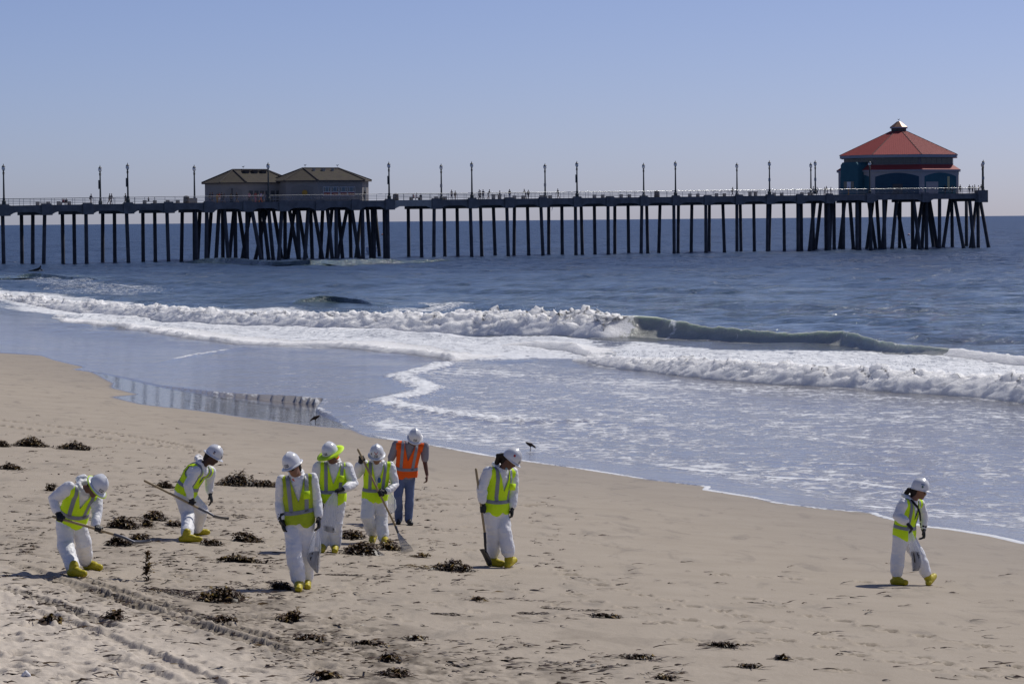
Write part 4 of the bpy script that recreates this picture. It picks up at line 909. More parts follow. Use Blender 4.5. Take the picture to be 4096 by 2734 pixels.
WHITE_SUIT = mat('white_coverall', (0.80, 0.80, 0.82), 0.5, 0.4, 0.03, 3.0, 0.5, 22.0, bdist=0.02)
LIME = mat('lime_vest', (0.66, 0.98, 0.02), 0.75, 0.25, 0.08, 5.0, 0.2, 60.0); LIME2 = mat('dull_lime_vest', (0.40, 0.50, 0.03), 0.8, 0.2, 0.18, 5.0, 0.2, 60.0)
ORANGE = mat('orange_vest', (0.90, 0.12, 0.01), 0.75, 0.25, 0.08, 5.0, 0.2, 60.0)
REFL = mat('reflective_tape', (0.24, 0.25, 0.29), 0.45, 0.5, 0.06, 12.0)
GLOVE = mat('black_rubber', (0.012, 0.012, 0.014), 0.5, 0.4, 0.2); BOOT = mat('yellow_boot_cover', (0.46, 0.38, 0.01), 0.5, 0.4, 0.12, 8.0, 0.3, 22.0)
HATW = mat('white_hard_hat', (0.74, 0.75, 0.78), 0.22, 0.5, 0.03, 4.0); HATLIME = mat('lime_hat_brim', (0.66, 0.96, 0.03), 0.6, 0.3, 0.05)
BLACKM = mat('black_print', (0.012, 0.012, 0.014), 0.6, 0.3, 0.1); WPRINT = mat('white_print', (0.75, 0.75, 0.77), 0.6, 0.3, 0.02)
SKIN = {k: mat('skin_' + k, c, 0.55, 0.35, 0.08, 14.0) for k, c in {'tan': (0.24, 0.125, 0.08), 'brown': (0.13, 0.062, 0.04), 'deep': (0.065, 0.032, 0.022)}.items()}
HAIR = mat('dark_hair', (0.016, 0.011, 0.009), 0.65, 0.3, 0.3, 40.0, 0.5, 90.0); JEANS = mat('blue_jeans', (0.13, 0.17, 0.29), 0.85, 0.2, 0.2, 5.0, 0.3, 50.0)
TEE = mat('grey_tee', (0.25, 0.24, 0.28), 0.9, 0.2, 0.08, 6.0, 0.2, 60.0); SHOE = mat('black_shoe', (0.02, 0.019, 0.018), 0.5, 0.4, 0.2)
def arr_obj(name, V, Fq, m, parent, smooth=True, solid=0.0):
    inv = parent.location if parent is not None else Vector((0, 0, 0)); p = parent
    off = np.zeros(3); q = parent
    while q is not None: off += np.array(q.location); q = q.parent
    o = link(name, mesh_np(name, np.asarray(V) - off, Fq, smooth), parent, m)
    if solid: s = o.modifiers.new('thick', 'SOLIDIFY'); s.thickness = solid; s.offset = 1.0
    return o
def mb_obj(mb, name, m, parent, smooth=True):
    off = np.zeros(3); q = parent
    while q is not None: off += np.array(q.location); q = q.parent
    mb.v = [tuple(np.array(p) - off) for p in mb.v]; return mb.build(name, m, parent, smooth)
def hand(mb, w, d, pn, curl=0.5, sgn=1, sc=1.0):
    """open hand: w wrist, d along the fingers, pn palm normal, sgn side of the thumb"""
    d = unit(d); pn = unit(pn - d * (pn @ d)); s = np.cross(d, pn) * sgn
    palm = [w, w + d * 0.045 * sc, w + d * 0.095 * sc]; ctube(mb, palm, [0.03 * sc, 0.042 * sc, 0.042 * sc], 10, (pn, 0.5))
    for k, ln in enumerate((0.075, 0.085, 0.08, 0.062)):
        b = w + d * 0.095 * sc + s * (0.032 - 0.021 * k) * sc; c1 = curl * 0.7; p1 = b + (d * math.cos(c1) + pn * math.sin(c1)) * ln * 0.45 * sc; c2 = curl * 1.7
        p2 = p1 + (d * math.cos(c2) + pn * math.sin(c2)) * ln * 0.32 * sc; c3 = curl * 2.5; p3 = p2 + (d * math.cos(c3) + pn * math.sin(c3)) * ln * 0.23 * sc
        ctube(mb, [b, p1, p2, p3], [0.0105 * sc, 0.010 * sc, 0.009 * sc, 0.008 * sc], 8)
    tb = w + d * 0.03 * sc + s * 0.032 * sc; t1 = tb + (d * 0.7 + s * 0.6 + pn * 0.35) * 0.04 * sc; ctube(mb, [tb, t1, t1 + (d * 0.9 + s * 0.2 + pn * 0.4) * 0.03 * sc], [0.014 * sc, 0.012 * sc, 0.010 * sc], 8)
def grip(mb, c, ax, wr, hr=0.019, sc=1.0):
    """fist closed round a shaft: c point on the shaft, ax its direction, wr the wrist"""
    ax = unit(ax); v = np.asarray(wr) - c; v = unit(v - ax * (v @ ax)); s = np.cross(ax, v)
    pc = c + v * (hr + 0.018) * sc; ctube(mb, [pc - ax * 0.034 * sc, pc + ax * 0.034 * sc], 0.034 * sc, 10, (v, 0.62)); ctube(mb, [wr, pc + v * 0.01], [0.034 * sc, 0.036 * sc], 10)
    for k in range(4):
        o = c + ax * (0.036 - 0.024 * k) * sc; R = hr + 0.010
        pts = [o + R * (math.cos(q) * v + math.sin(q) * s) for q in np.linspace(0.5, 4.3 - 0.15 * abs(k - 1), 7)]; ctube(mb, pts, [0.0125, 0.012, 0.0115, 0.011, 0.0105, 0.010, 0.009], 8)
    o = c + ax * 0.05 * sc; R = hr + 0.011; pts = [o + R * (math.cos(q) * v - math.sin(q) * s) - ax * 0.008 * i for i, q in enumerate(np.linspace(0.4, 2.6, 4))]; ctube(mb, pts, [0.014, 0.0135, 0.012, 0.011], 8)
def person(sp):
    FL, FR = gpt(*sp['footL']), gpt(*sp['footR']); by = (FL[1] + FR[1]) / 2; base = (FL + FR) / 2
    J = {k: at_y(v[0], v[1], by + v[2]) for k, v in sp['J'].items()}
    for sd_, g_ in (('L', FL), ('R', FR)): v = sp['J']['an' + sd_]; J['an' + sd_] = at_y(v[0], v[1], g_[1] + 0.01)
    S = sp.get('s', 1.0); o = None; suit = sp.get('suit', True)
    pel, neck, head = J['pel'], J['neck'], J['head']; spine = unit(neck - pel); Lsp = np.linalg.norm(neck - pel)
    lat = unit(J['shR'] - J['shL'] - spine * ((J['shR'] - J['shL']) @ spine)); fr = np.cross(lat, spine)
    fdir = np.array(sp['face']); fr = fr if fr @ fdir > 0 else -fr
    swid = np.linalg.norm(J['shR'] - J['shL'])
    def foot(side):
        g = FL if side == 'L' else FR; toe = gpt(*sp['toe' + side]); an = J['an' + side]; d = toe - g; d[2] = 0; d = unit(d); ln = np.clip(np.linalg.norm((toe - g)[:2]), 0.24, 0.31)
        return g, d, ln, an
    def torso(mb, k):
        hl = unit(J['knR'] - J['knL']) if False else lat
        for_ = [(-0.17, 0.125, 0.10), (-0.06, 0.172, 0.135), (0.10, 0.178, 0.138), (0.34, 0.160, 0.122), (0.60, 0.175, 0.130), (0.80, 0.180, 0.122), (0.93, 0.135, 0.095), (1.02, 0.075, 0.075)]
        sl = []
        for t_, w, d in for_:
            bow = 0.03 * math.sin(math.pi * np.clip(t_, 0, 1)) * sp.get('bow', 1.0)
            sl.append((pel + spine * Lsp * t_ - fr * bow, lat * w * k * S, fr * d * k * S))
        loft(mb, sl); ctube(mb, [J['shL'] * 0.9 + J['shR'] * 0.1 - spine * 0.02, J['shR'] * 0.9 + J['shL'] * 0.1 - spine * 0.02], 0.070 * k * S)
    def arm(mb, s, r0, r1, r2, end=1.0):
        sh, el, wr = J['sh' + s], J['el' + s], J['wr' + s]; e = el + (wr - el) * end
        ctube(mb, [sh, sh * 0.5 + el * 0.5, el, el * 0.5 + e * 0.5, e], [r0 * S, (r0 + r1) / 2 * S, r1 * S, (r1 + r2) / 2 * S * 1.04, r2 * S])
    def leg(mb, s, r0, r1, r2, end=1.0):
        sg = -1 if s == 'L' else 1; hip = pel + lat * sg * 0.085 * S - spine * 0.03; kn, an = J['kn' + s], J['an' + s]; e = kn + (an - kn) * end
        ctube(mb, [hip, hip * 0.5 + kn * 0.5, kn, kn * 0.5 + e * 0.5, e], [r0 * S, (r0 + r1) / 2 * S, r1 * S, (r1 + r2) / 2 * S * 1.05, r2 * S], 14)
    hu = unit(sp['hup']); hf = np.array(sp['hf'], float); hf = unit(hf - hu * (hf @ hu)); hr = np.cross(hf, hu)
    def headm(mb):
        loft(mb, [(head + hu * h * S + hf * cf * S, hr * w * S, hf * d * S) for h, w, cf, d in ((-.127, .022, .052, .022), (-.110, .043, .045, .045), (-.075, .057, .026, .069), (-.03, .066, .012, .086), (.02, .074, 0, .096), (.06, .075, -.005, .097), (.095, .06, -.008, .078), (.118, .026, -.01, .036))], 16)
        ctube(mb, [head + hf * .092 * S + hu * .005, head + hf * .112 * S - hu * .032 * S], [.010 * S, .016 * S], 8); ctube(mb, [head + hf * .088 * S - hu * .068 * S - hr * .02, head + hf * .088 * S - hu * .068 * S + hr * .02], .011 * S, 8)
        for q in (-1, 1): ctube(mb, [head + hr * q * .075 * S - hf * .005 + hu * .02, head + hr * q * .078 * S - hf * .008 - hu * .022], .017 * S, 8, (hr, 0.5))
        ctube(mb, [neck - spine * 0.04, neck * .5 + (head - hu * .08 - hf * .01) * .5, head - hu * .05 * S - hf * .015], [.066 * S, .058 * S, .058 * S], 12)
    mb = MB(); headm(mb); torso(mb, 0.84)
    for s in 'LR':
        arm(mb, s, .055, .044, .030); leg(mb, s, .085, .058, .042)
        g, d, ln, an = foot(s)
        if not suit: ctube(mb, [an, np.array([an[0], an[1], g[2] + .05]), np.array([g[0], g[1], g[2] + .045]) + d * ln * .7], [.04, .042, .034], 10)
        if not suit: hand(mb, J['wr' + s], unit(J['hd' + s] - J['wr' + s]), np.array(sp.get('palm' + s, (0, -1, 0))), 0.55, 1 if s == 'L' else -1)
    V, N, T, Q = remesh(mb, 0.0105 if not suit else 0.0165, 2)
    o = link('person', mesh_np('person', V - base, Q), None, sp['skin']); o.location = base; tag(o, sp['label'], 'person', 'clean-up workers on the beach')
    for q in (-1, 1):
        mb = MB(); c = head + hf * .083 * S + hu * .012 * S + hr * q * .031 * S; ctube(mb, [c - hr * .010, c + hr * .010], .0105, 8); mb_obj(mb, 'eye', BLACKM, o)
    # clothes ---------------------------------------------------------
    rs = sp['seed']
    if suit:
        mb = MB(); torso(mb, 1.06)
        for s in 'LR': arm(mb, s, .078, .070, .056, 0.97); leg(mb, s, .120, .100, .090, 0.83)
        nb = neck + spine * 0.015; q0 = np.linspace(-2.3, 2.3, 7)     # collar and folded hood round the nape
        ctube(mb, [nb + (math.sin(a) * lat * .085 - math.cos(a) * fr * .075) * S + spine * .012 * math.cos(a) for a in q0], [.022, .032, .042, .048, .042, .032, .022])
        if sp.get('hood', 1): ctube(mb, [nb - fr * .11 + lat * .07 + spine * .03, nb - fr * .135 + spine * .045, nb - fr * .11 - lat * .07 + spine * .03], [.035, .05, .035])
        V, N, T, Q = remesh(mb, 0.0115, 3); V = wrinkle(V, N, 0.030, rs * 3.1, 8.5); V = wrinkle(V, N, 0.013, rs * 1.7 + 3, 19.0)
        neckf = np.linalg.norm(np.cross(V - neck, unit(head - neck + 1e-9)), axis=1) - 0.0; arr_obj('coverall', V, Q, WHITE_SUIT, o)
        for s in 'LR':
            el, wr, hd = J['el' + s], J['wr' + s], J['hd' + s]; mb = MB(); g = sp.get('grip' + s)
            if g is not None: grip(mb, hd, g, wr)
            else: hand(mb, wr + (hd - wr) * .05, hd - wr, np.array(sp.get('palm' + s, (0, -1, 0)), float), sp.get('curl', 0.45), 1 if s == 'L' else -1, 1.3)
            fd = unit(wr - el); ctube(mb, [wr - fd * 0.055, wr, wr + (hd - wr) * 0.25], [.062, .052, .043], 12)
            V, N, T, Q = remesh(mb, 0.0068, 1); arr_obj('glove', V, Q, GLOVE, o)
            gg, d, ln, an = foot(s); up = np.array([0, 0, 1.0]); sd = np.cross(d, up); an2 = np.array([an[0], an[1], max(an[2], gg[2] + .12)]); mb = MB(); tilt = sp.get('tilt' + s, 0.0); dd = unit(d + up * tilt); hz = gg + up * (0.045)
            heel = gg - d * .03; heel[2] = float(ground(heel[0], heel[1])) + .045
            ctube(mb, [heel, heel + dd * ln * .45, heel + dd * ln * .92], [.052 * S, .052 * S, .048 * S], 12, (sd, 1.0))
            ctube(mb, [heel + dd * ln * .25 + up * .03, heel + dd * ln * .6 + up * .02], [.06 * S, .05 * S], 12); ctube(mb, [heel + dd * .05 + up * .02, an2 * .5 + (heel + dd * .05) * .5, an2 + up * 0.03], [.055 * S, .062 * S, .064 * S], 12)
            V, N, T, Q = remesh(mb, 0.009, 2); V = wrinkle(V, N, 0.010, rs, 16.0); arr_obj('boot', V, Q, BOOT, o)
    else:
        mb = MB(); torso(mb, 1.0)
        for s in 'LR': arm2 = ctube(mb, [J['sh' + s], J['sh' + s] * .45 + J['el' + s] * .55, J['sh' + s] * .12 + J['el' + s] * .88], [.075, .072, .066])
        V, N, T, Q = remesh(mb, 0.0115, 2); V = wrinkle(V, N, 0.014, rs); h = (V - pel) @ spine
        Vc, Tc = clip(V, T, h + 0.03); arr_obj('t_shirt', Vc, Tc, TEE, o)
        mb = MB(); loft(mb, [(pel + spine * Lsp * t_, lat * w, fr * d) for t_, w, d in ((-.17, .12, .10), (-.05, .168, .128), (.10, .168, .128))])
        for s in 'LR': leg(mb, s, .10, .078, .068, 1.0)
        V, N, T, Q = remesh(mb, 0.011, 2); V = wrinkle(V, N, 0.016, rs, 11); arr_obj('jeans', V, Q, JEANS, o)
        for s in 'LR':
            gg, d, ln, an = foot(s); mb = MB(); heel = gg - d * .03; heel[2] = float(ground(heel[0], heel[1])) + .04; ctube(mb, [heel, heel + d * ln * .5, heel + d * ln * .95], [.046, .050, .045], 12); ctube(mb, [heel + d * .05 + np.array([0, 0, .03]), np.array([an[0], an[1], gg[2] + .11])], [.05, .052], 12)
            V, N, T, Q = remesh(mb, 0.009, 2); arr_obj('shoe', V, Q, SHOE, o)
    # vest
    vm = sp.get('vest', LIME); mb = MB(); torso(mb, 1.20); ctube(mb, [J['shL'] - spine * .015, J['shR'] - spine * .015], .083 * S)
    V, N, T, Q = remesh(mb, 0.0135, 4); V = wrinkle(V, N, 0.016, rs + 5, 6.0); N = tri_normals(V, T)
    def fields(V): q = V - pel; return q @ spine, q @ lat, q @ fr
    def cut(V, T, f): return clip(V, T, f(*fields(V)))
    hem = sp.get('hem', -0.04); vd = sp.get('vneck', 0.42) * Lsp
    V, T = cut(V, T, lambda h, x, y: h - (hem + 0.03 * np.sin(x * 14 + rs) + 0.04 * np.clip(1 - np.abs(x) / .05, 0, 1) * (y > 0)))
    V, T = cut(V, T, lambda h, x, y: swid * 0.5 * (0.93 + 0.13 * sstep(0.66, 0.4, h / Lsp) + 0.05 * sstep(.85, 1.0, h / Lsp)) - np.abs(x))
    V, T = cut(V, T, lambda h, x, y: np.where(y > -0.02, np.abs(x) - np.clip((h - vd) / (Lsp - vd), -1, 1.6) * 0.10 * S, 0.02 + Lsp * 0.98 - h + 0 * x) + 0.0)
    V, T = cut(V, T, lambda h, x, y: np.hypot(x, y + 0.005) - 0.088 * S + (h < Lsp * .8) * 1.0)
    used = np.unique(T); mp = np.zeros(len(V), int); mp[used] = np.arange(len(used)); V = V[used]; T = mp[T]; N = tri_normals(V, T)
    vo = arr_obj('vest', V, T, vm, o, True, 0.004)
    Vs = V + N * 0.0065; band = sp.get('band', 0.24) * Lsp
    for f in (lambda h, x, y: 0.026 - np.abs(h - band - 0.012 * np.sin(x * 9)), lambda h, x, y: np.minimum(0.026 - np.abs(np.abs(x) - 0.118 * S - 0.10 * (h / Lsp - .75) * (y > 0) * 0.3), h - band)):
        Va, Ta = cut(Vs, T, f)
        if len(Ta): arr_obj('reflective_stripe', Va, Ta, REFL, vo, True, 0.0015)
    # hat
    hat = sp.get('hat', 'full'); hc = head + hu * 0.030 * S; A, B = 0.113 * S, 0.138 * S
    def hp(r, z, q): return hc + (math.sin(q) * hr * A + math.cos(q) * hf * B) * r + hu * z * S
    prof = [(1.02, -0.004), (1.02, 0.022), (.99, .055), (.91, .092), (.76, .124), (.54, .147), (.28, .159), (.02, .163)]; n = 32
    V = [hp(r, z * (1 + .10 * math.exp(-(math.sin(2 * math.pi * k / n) * r / .16) ** 2) * (z > .06)), 2 * math.pi * k / n) for r, z in prof for k in range(n)]
    Fs = [(i * n + k, i * n + (k + 1) % n, (i + 1) * n + (k + 1) % n, (i + 1) * n + k) for i in range(len(prof) - 1) for k in range(n)] + [tuple(range((len(prof) - 1) * n, len(prof) * n))]
    mb = MB(); mb.add(V, Fs); ho = mb_obj(mb, 'hard_hat', HATW, o)
    def brim(name, m, r0, r1f, r1s, z0, z1, th=0.006):
        mb = MB(); V = []
        for lv, (fr_, z) in enumerate(((0, z0), (1, z1), (1, z1 - th), (0, z0 - th))):
            for k in range(40):
                q = 2 * math.pi * k / 40; r1 = r1s + (r1f - r1s) * max(0, math.cos(q)) ** 1.5; V.append(hp(r0 + (r1 - r0) * fr_, z, q))
        mb.add(V, [(i * 40 + k, i * 40 + (k + 1) % 40, ((i + 1) % 4) * 40 + (k + 1) % 40, ((i + 1) % 4) * 40 + k) for i in range(4) for k in range(40)]); return mb_obj(mb, name, m, ho)
    if hat in ('full', 'limewide', 'limeband'): brim('brim', HATW, 1.0, 1.36, 1.27, 0.008, -0.010)
    else: brim('visor', HATW, 0.99, 1.38, 1.04, 0.008, -0.014)
    if hat == 'limeband': brim('sun_brim', HATLIME, 1.08, 1.44, 1.36, -0.002, -0.014, 0.008)
    if hat == 'limewide': brim('sun_brim', HATLIME, 1.0, 1.78, 1.80, 0.010, -0.004, 0.006)
    ro = MB(); ctube(ro, [hp(math.cos(q) * .97, .158 * math.sin(q) + .012, 0) if q < math.pi / 2 else hp(-math.cos(q) * .97, .158 * math.sin(q) + .012, math.pi) for q in np.linspace(0.55, math.pi - 0.5, 9)], .011, 8); mb_obj(ro, 'ridge', HATW, ho)
    def patch(name, q, z, w, h, m, kind='plate'):
        """flat mark on the shell at angle q from the front"""
        r = np.interp(z, [p[1] for p in prof], [p[0] for p in prof]); c = hp(r, z, q); r2 = np.interp(z + .02, [p[1] for p in prof], [p[0] for p in prof]); up = unit(hp(r2, z + .02, q) - c); sd = unit(hp(r, z, q + .1) - hp(r, z, q - .1)); nn = unit(np.cross(sd, up)); nn = nn if nn @ (c - hc) > 0 else -nn
        sd = -sd if True and np.cross(up, nn) @ sd < 0 else sd
        mb = MB()
        def bx(x0, x1, y0, y1, o0, o1, mi=0): 
            def pt(x, y, ofs): return c + sd * x + up * y + nn * (ofs - 0.5 * (x * x) / (A * 1.0))
            xs = (x0, (x0 + x1) / 2, x1); V = [pt(x, y, ofs) for ofs in (o0, o1) for y in (y0, y1) for x in xs]; mb.add(V, [(6, 7, 10, 9), (7, 8, 11, 10), (0, 6, 9, 3), (8, 2, 5, 11), (3, 9, 10, 4), (4, 10, 11, 5), (0, 1, 7, 6), (1, 2, 8, 7)], mi)
        if kind == 'plate':
            bx(-w / 2, w / 2, -h / 2, h / 2, -.004, .003); u = w / 12; s0 = -w / 2
            for (xa, xb, ya, yb) in ((1.2, 2.2, -.34, .34), (2.2, 4.4, .2, .34), (2.2, 4.2, -.07, .07), (2.2, 4.4, -.34, -.2), (5.2, 6.2, -.34, .34), (6.2, 8.6, .2, .34), (6.2, 8.0, -.07, .07), (9.6, 10.7, -.34, .34)): bx(s0 + xa * u, s0 + xb * u, ya * h, yb * h, .0025, .0045, 1)
            mats = [BLACKM, WPRINT]
        elif kind == 'disc':
            for k in range(-3, 4): hh = math.sqrt(max(0, 1 - (k / 3.6) ** 2)) * h / 2; bx(-hh * w / h, hh * w / h, k * h / 7.2 - h / 14, k * h / 7.2 + h / 14, -.004, .003)
            mats = [m]
        elif kind == 'chevron':
            for k in range(6): x = w / 2 * k / 6; y = -h / 2 + h * k / 7; bx(x, x + w / 11, y, y + h * .3, -.004, .003); bx(-x - w / 11, -x, y, y + h * .3, -.004, .003)
            mats = [m]
        else: bx(-w / 2, w / 2, -h / 2, h / 2, -.004, .003); mats = [m]
        mb_obj(mb, name, mats, ho, False)
    for a in sp.get('marks', ()): patch(*a)
    # head extras
    if sp.get('hair'):
        mb = MB(); ctube(mb, [head - hf * .045 * S + hu * .035, head - hf * .075 * S - hu * .02, head - hf * .075 * S - hu * .075], [.07, .062, .05], 12)
        if sp['hair'] == 'long':
            for k in range(4): ctube(mb, [head - hf * (.09 + .01 * k) + hr * (.03 * k - .045), head - hf * (.135 + .012 * k) - hu * .05 + hr * (.035 * k - .05), head - hf * .13 - hu * (.12 + .012 * k) + hr * (.03 * k - .045)], [.035, .04, .026], 10)
        if sp['hair'] == 'tail': ctube(mb, [head - hf * .10 + hu * .0, head - hf * .16 - hu * .02, head - hf * .19 - hu * .07, head - hf * .175 - hu * .125], [.028, .042, .036, .016], 10)
        V, N, T, Q = remesh(mb, 0.009, 1); V = wrinkle(V, N, 0.02, rs + 9, 24.0); arr_obj('hair', V, Q, HAIR, o)
    if sp.get('glasses'):
        mb = MB()
        for q in (-1, 1): ctube(mb, [head + hf * .094 * S + hr * q * .016 - hu * .008, head + hf * .090 * S + hr * q * .048 - hu * .008], .022, 10, (hf, 0.35)); ctube(mb, [head + hf * .085 * S + hr * q * .06 + hu * .016, head + hr * q * .08 * S + hu * .016], .004, 6)
        mb_obj(mb, 'sunglasses', mat('dark_lens', (0.01, 0.01, 0.012), 0.1, 0.6, 0.1), o)
    for fn in sp.get('extra', ()): fn(dict(o=o, J=J, head=head, hf=hf, hu=hu, hr=hr, neck=neck, spine=spine, fr=fr, lat=lat, pel=pel, L=Lsp, by=by, S=S))
    sp['by'] = by; sp['JJ'] = J; sp['obj'] = o
    return o

def band_extra(name, m, dr=0.012, z=-0.085, wd=0.03):
    def fn(c):      # strip of cloth round the neck opening
        mb = MB(); nb = c['neck'] + c['spine'] * 0.02
        ctube(mb, [nb + (math.sin(a) * c['lat'] * .06 + math.cos(a) * c['fr'] * .07) - c['spine'] * (0.03 + .07 * max(0, math.cos(a)) ** 3) for a in np.linspace(-1.6, 1.6, 9)], wd, 10); mb_obj(mb, name, m, c['o'])
    return fn
def beltx(c):       # black shoulder strap across the chest
    mb = MB(); p = c['pel']; L_ = c['L']; pts = [(-.06, -.05, 1.0), (-.085, .06, 1.0), (-.05, .17, .86), (.03, .185, .68), (.11, .165, .5)]
    ctube(mb, [p + c['lat'] * x + c['fr'] * y + c['spine'] * L_ * h for x, y, h in pts], .022, 8, (c['fr'], .35)); mb_obj(mb, 'strap', BLACKM, c['o'])
def maskx(c):
    mb = MB(); ctube(mb, [c['head'] - c['hu'] * .125 + c['hf'] * .03 - c['hr'] * .03, c['head'] - c['hu'] * .125 + c['hf'] * .045 + c['hr'] * .03], .022, 8); mb_obj(mb, 'face_mask', mat('blue_mask', (0.35, 0.5, 0.55), 0.8, 0.2, 0.1), c['o'])
def flapx(c):       # lime and orange neck shade hanging under the hat
    mb = MB(); h = c['head']
    ctube(mb, [h + c['hr'] * .08 * math.sin(a) - c['hf'] * .085 * math.cos(a) - c['hu'] * .035 for a in np.linspace(-1.5, 1.5, 8)], .034, 10, (c['hf'], .7)); mb_obj(mb, 'neck_shade', LIME, c['o'])
    mb = MB(); ctube(mb, [h + c['hr'] * .09 * math.sin(a) - c['hf'] * .09 * math.cos(a) - c['hu'] * .075 for a in np.linspace(-1.6, 1.6, 8)], .018, 8); mb_obj(mb, 'neck_shade_hem', ORANGE, c['o'])
def badge(x, h, m, w=0.035):
    def fn(c):
        mb = MB(); q = c['pel'] + c['lat'] * x + c['fr'] * 0.171 * c['S'] + c['spine'] * c['L'] * h; ctube(mb, [q - c['spine'] * w * .4, q + c['spine'] * w * .5], w * .8, 8, (c['fr'], .3)); mb_obj(mb, 'badge', m, c['o'])
    return fn
def pocket(x, h):
    def fn(c):
        mb = MB(); q = c['pel'] + c['lat'] * x + c['fr'] * 0.176 * c['S'] + c['spine'] * c['L'] * h; V = [q + c['lat'] * sx * .045 + c['spine'] * sz * .05 + c['fr'] * f for f in (-.02, .012) for sx, sz in ((-1, -1), (1, -1), (1, 1), (-1, 1))]
        mb.add(V, [(3, 2, 1, 0), (4, 5, 6, 7), (0, 1, 5, 4), (1, 2, 6, 5), (2, 3, 7, 6), (3, 0, 4, 7)]); mb_obj(mb, 'pocket', c.get('pm', LIME), c['o'])
    return fn
EFI = lambda q=0.0, z=0.045, w=0.062, h=0.038: ('emblem', q, z, w, h, BLACKM, 'plate')
RED = mat('red_sticker', (0.42, 0.02, 0.03), 0.5, 0.4, 0.1); NAVY = mat('navy_sticker', (0.02, 0.03, 0.10), 0.5, 0.4, 0.1); BROWNP = mat('brown_sticker', (0.22, 0.13, 0.10), 0.5, 0.4, 0.1); BLUEP = mat('blue_sticker', (0.04, 0.12, 0.30), 0.5, 0.4, 0.1); GREENP = mat('green_sticker', (0.05, 0.12, 0.09), 0.5, 0.4, 0.1)
REDC = mat('red_cloth', (0.30, 0.02, 0.02), 0.85, 0.2, 0.1); DARKC = mat('dark_cloth', (0.02, 0.02, 0.024), 0.9, 0.2, 0.2)

WK1 = dict(seed=1, label='stooping worker in lime vest with lime hat band pushing a shovel by tyre tracks', skin=SKIN['brown'], hat='limeband', face=(.6, -.7, 0), footL=(290, 2303), toeL=(345, 2309), footR=(352, 2277), toeR=(410, 2285), s=1.02, hem=-0.10, vneck=.5,
    J=dict(pel=(287, 2078, 0), neck=(336, 1948, -.20), head=(384, 1948, -.31), shL=(276, 1950, -.33), shR=(386, 1994, -.10), elL=(212, 1998, -.30), wrL=(226, 2040, -.40), hdL=(240, 2074, -.46), elR=(388, 2056, -.20), wrR=(381, 2098, -.33), hdR=(392, 2116, -.40),
           knL=(262, 2180, -.14), anL=(296, 2277, -.06), knR=(335, 2170, .06), anR=(340, 2252, .30)), hup=(.70, -.30, .62), hf=(.45, -.55, -.72), hair='short', marks=[EFI(0.35)], extra=[band_extra('neck_gaiter', DARKC, wd=.036)])
WK2 = dict(seed=2, label='leaning worker in lime vest with red collar carrying a shovel low, far from the camera', skin=SKIN['deep'], face=(.95, -.3, 0), footL=(735, 2167), toeL=(812, 2172), footR=(775, 2139), toeR=(842, 2143), s=1.0, hem=-0.06,
    J=dict(pel=(742, 1968, 0), neck=(808, 1858, -.03), head=(850, 1826, -.05), shL=(783, 1884, -.20), shR=(842, 1882, .15), elL=(752, 1940, -.27), wrL=(762, 1985, -.27), hdL=(766, 2010, -.27), elR=(838, 1930, .2), wrR=(838, 1964, .2), hdR=(846, 1998, .2),
           knL=(752, 2060, -.10), anL=(748, 2148, -.05), knR=(805, 2038, .12), anR=(785, 2122, .28)), hup=(.52, -.06, .85), hf=(.82, -.18, -.5), hair='short', palmR=(-1, 0, 0), marks=[EFI(0.0), ('sticker', 1.45, .075, .030, .018, NAVY, 'bar'), ('sticker', 1.45, .050, .026, .02, BROWNP, 'bar')], extra=[band_extra('red_collar', REDC, wd=.03)])
WK3 = dict(seed=3, label='worker in dull olive-lime vest and sunglasses walking up with a plastic bag', skin=SKIN['tan'], vest=LIME2, face=(-.1, -1, 0), footL=(1195, 2360), toeL=(1192, 2384), footR=(1228, 2350), toeR=(1232, 2368), s=1.0, hem=-0.04, vneck=.45,
    J=dict(pel=(1197, 2086, 0), neck=(1187, 1905, -.04), head=(1172, 1864, -.12), shL=(1127, 1923, -.02), shR=(1249, 1911, .02), elL=(1121, 2006, .03), wrL=(1125, 2072, -.06), hdL=(1140, 2130, -.10), elR=(1265, 1998, .06), wrR=(1275, 2058, -.02), hdR=(1276, 2102, -.06),
           knL=(1176, 2214, -.16), anL=(1197, 2338, -.08), knR=(1222, 2212, .06), anR=(1228, 2330, .22)), hup=(-.36, -.22, .90), hf=(-.42, -.85, -.28), hair='short', glasses=True, palmL=(1, 0, 0), palmR=(-1, 0, 0), marks=[EFI(0.0, .04)], extra=[band_extra('orange_undershirt', ORANGE, wd=.03), pocket(.115, .62)])
WK4 = dict(seed=4, label='worker under a wide lime sun brim holding an open plastic bag at the waist', skin=SKIN['brown'], hat='limewide', face=(-.25, -1, 0), footL=(1290, 2204), toeL=(1284, 2216), footR=(1340, 2206), toeR=(1338, 2219), s=1.03, hem=-0.06, vneck=.45,
    J=dict(pel=(1329, 1998, 0), neck=(1336, 1852, -.02), head=(1324, 1817, -.12), shL=(1276, 1864, -.02), shR=(1390, 1868, .02), elL=(1258, 1940, 0), wrL=(1268, 1996, -.16), hdL=(1282, 2020, -.22), elR=(1415, 1935, -.04), wrR=(1384, 1951, -.26), hdR=(1352, 1960, -.30),
           knL=(1296, 2100, -.02), anL=(1290, 2192, .0), knR=(1342, 2102, -.03), anR=(1340, 2192, .0)), hup=(-.30, -.30, .90), hf=(-.45, -.80, -.35), hair='short', palmR=(0, .3, -1), curl=.8, marks=[EFI(-0.05, .045)], extra=[flapx, band_extra('dark_collar', DARKC, wd=.025), pocket(.115, .62)])
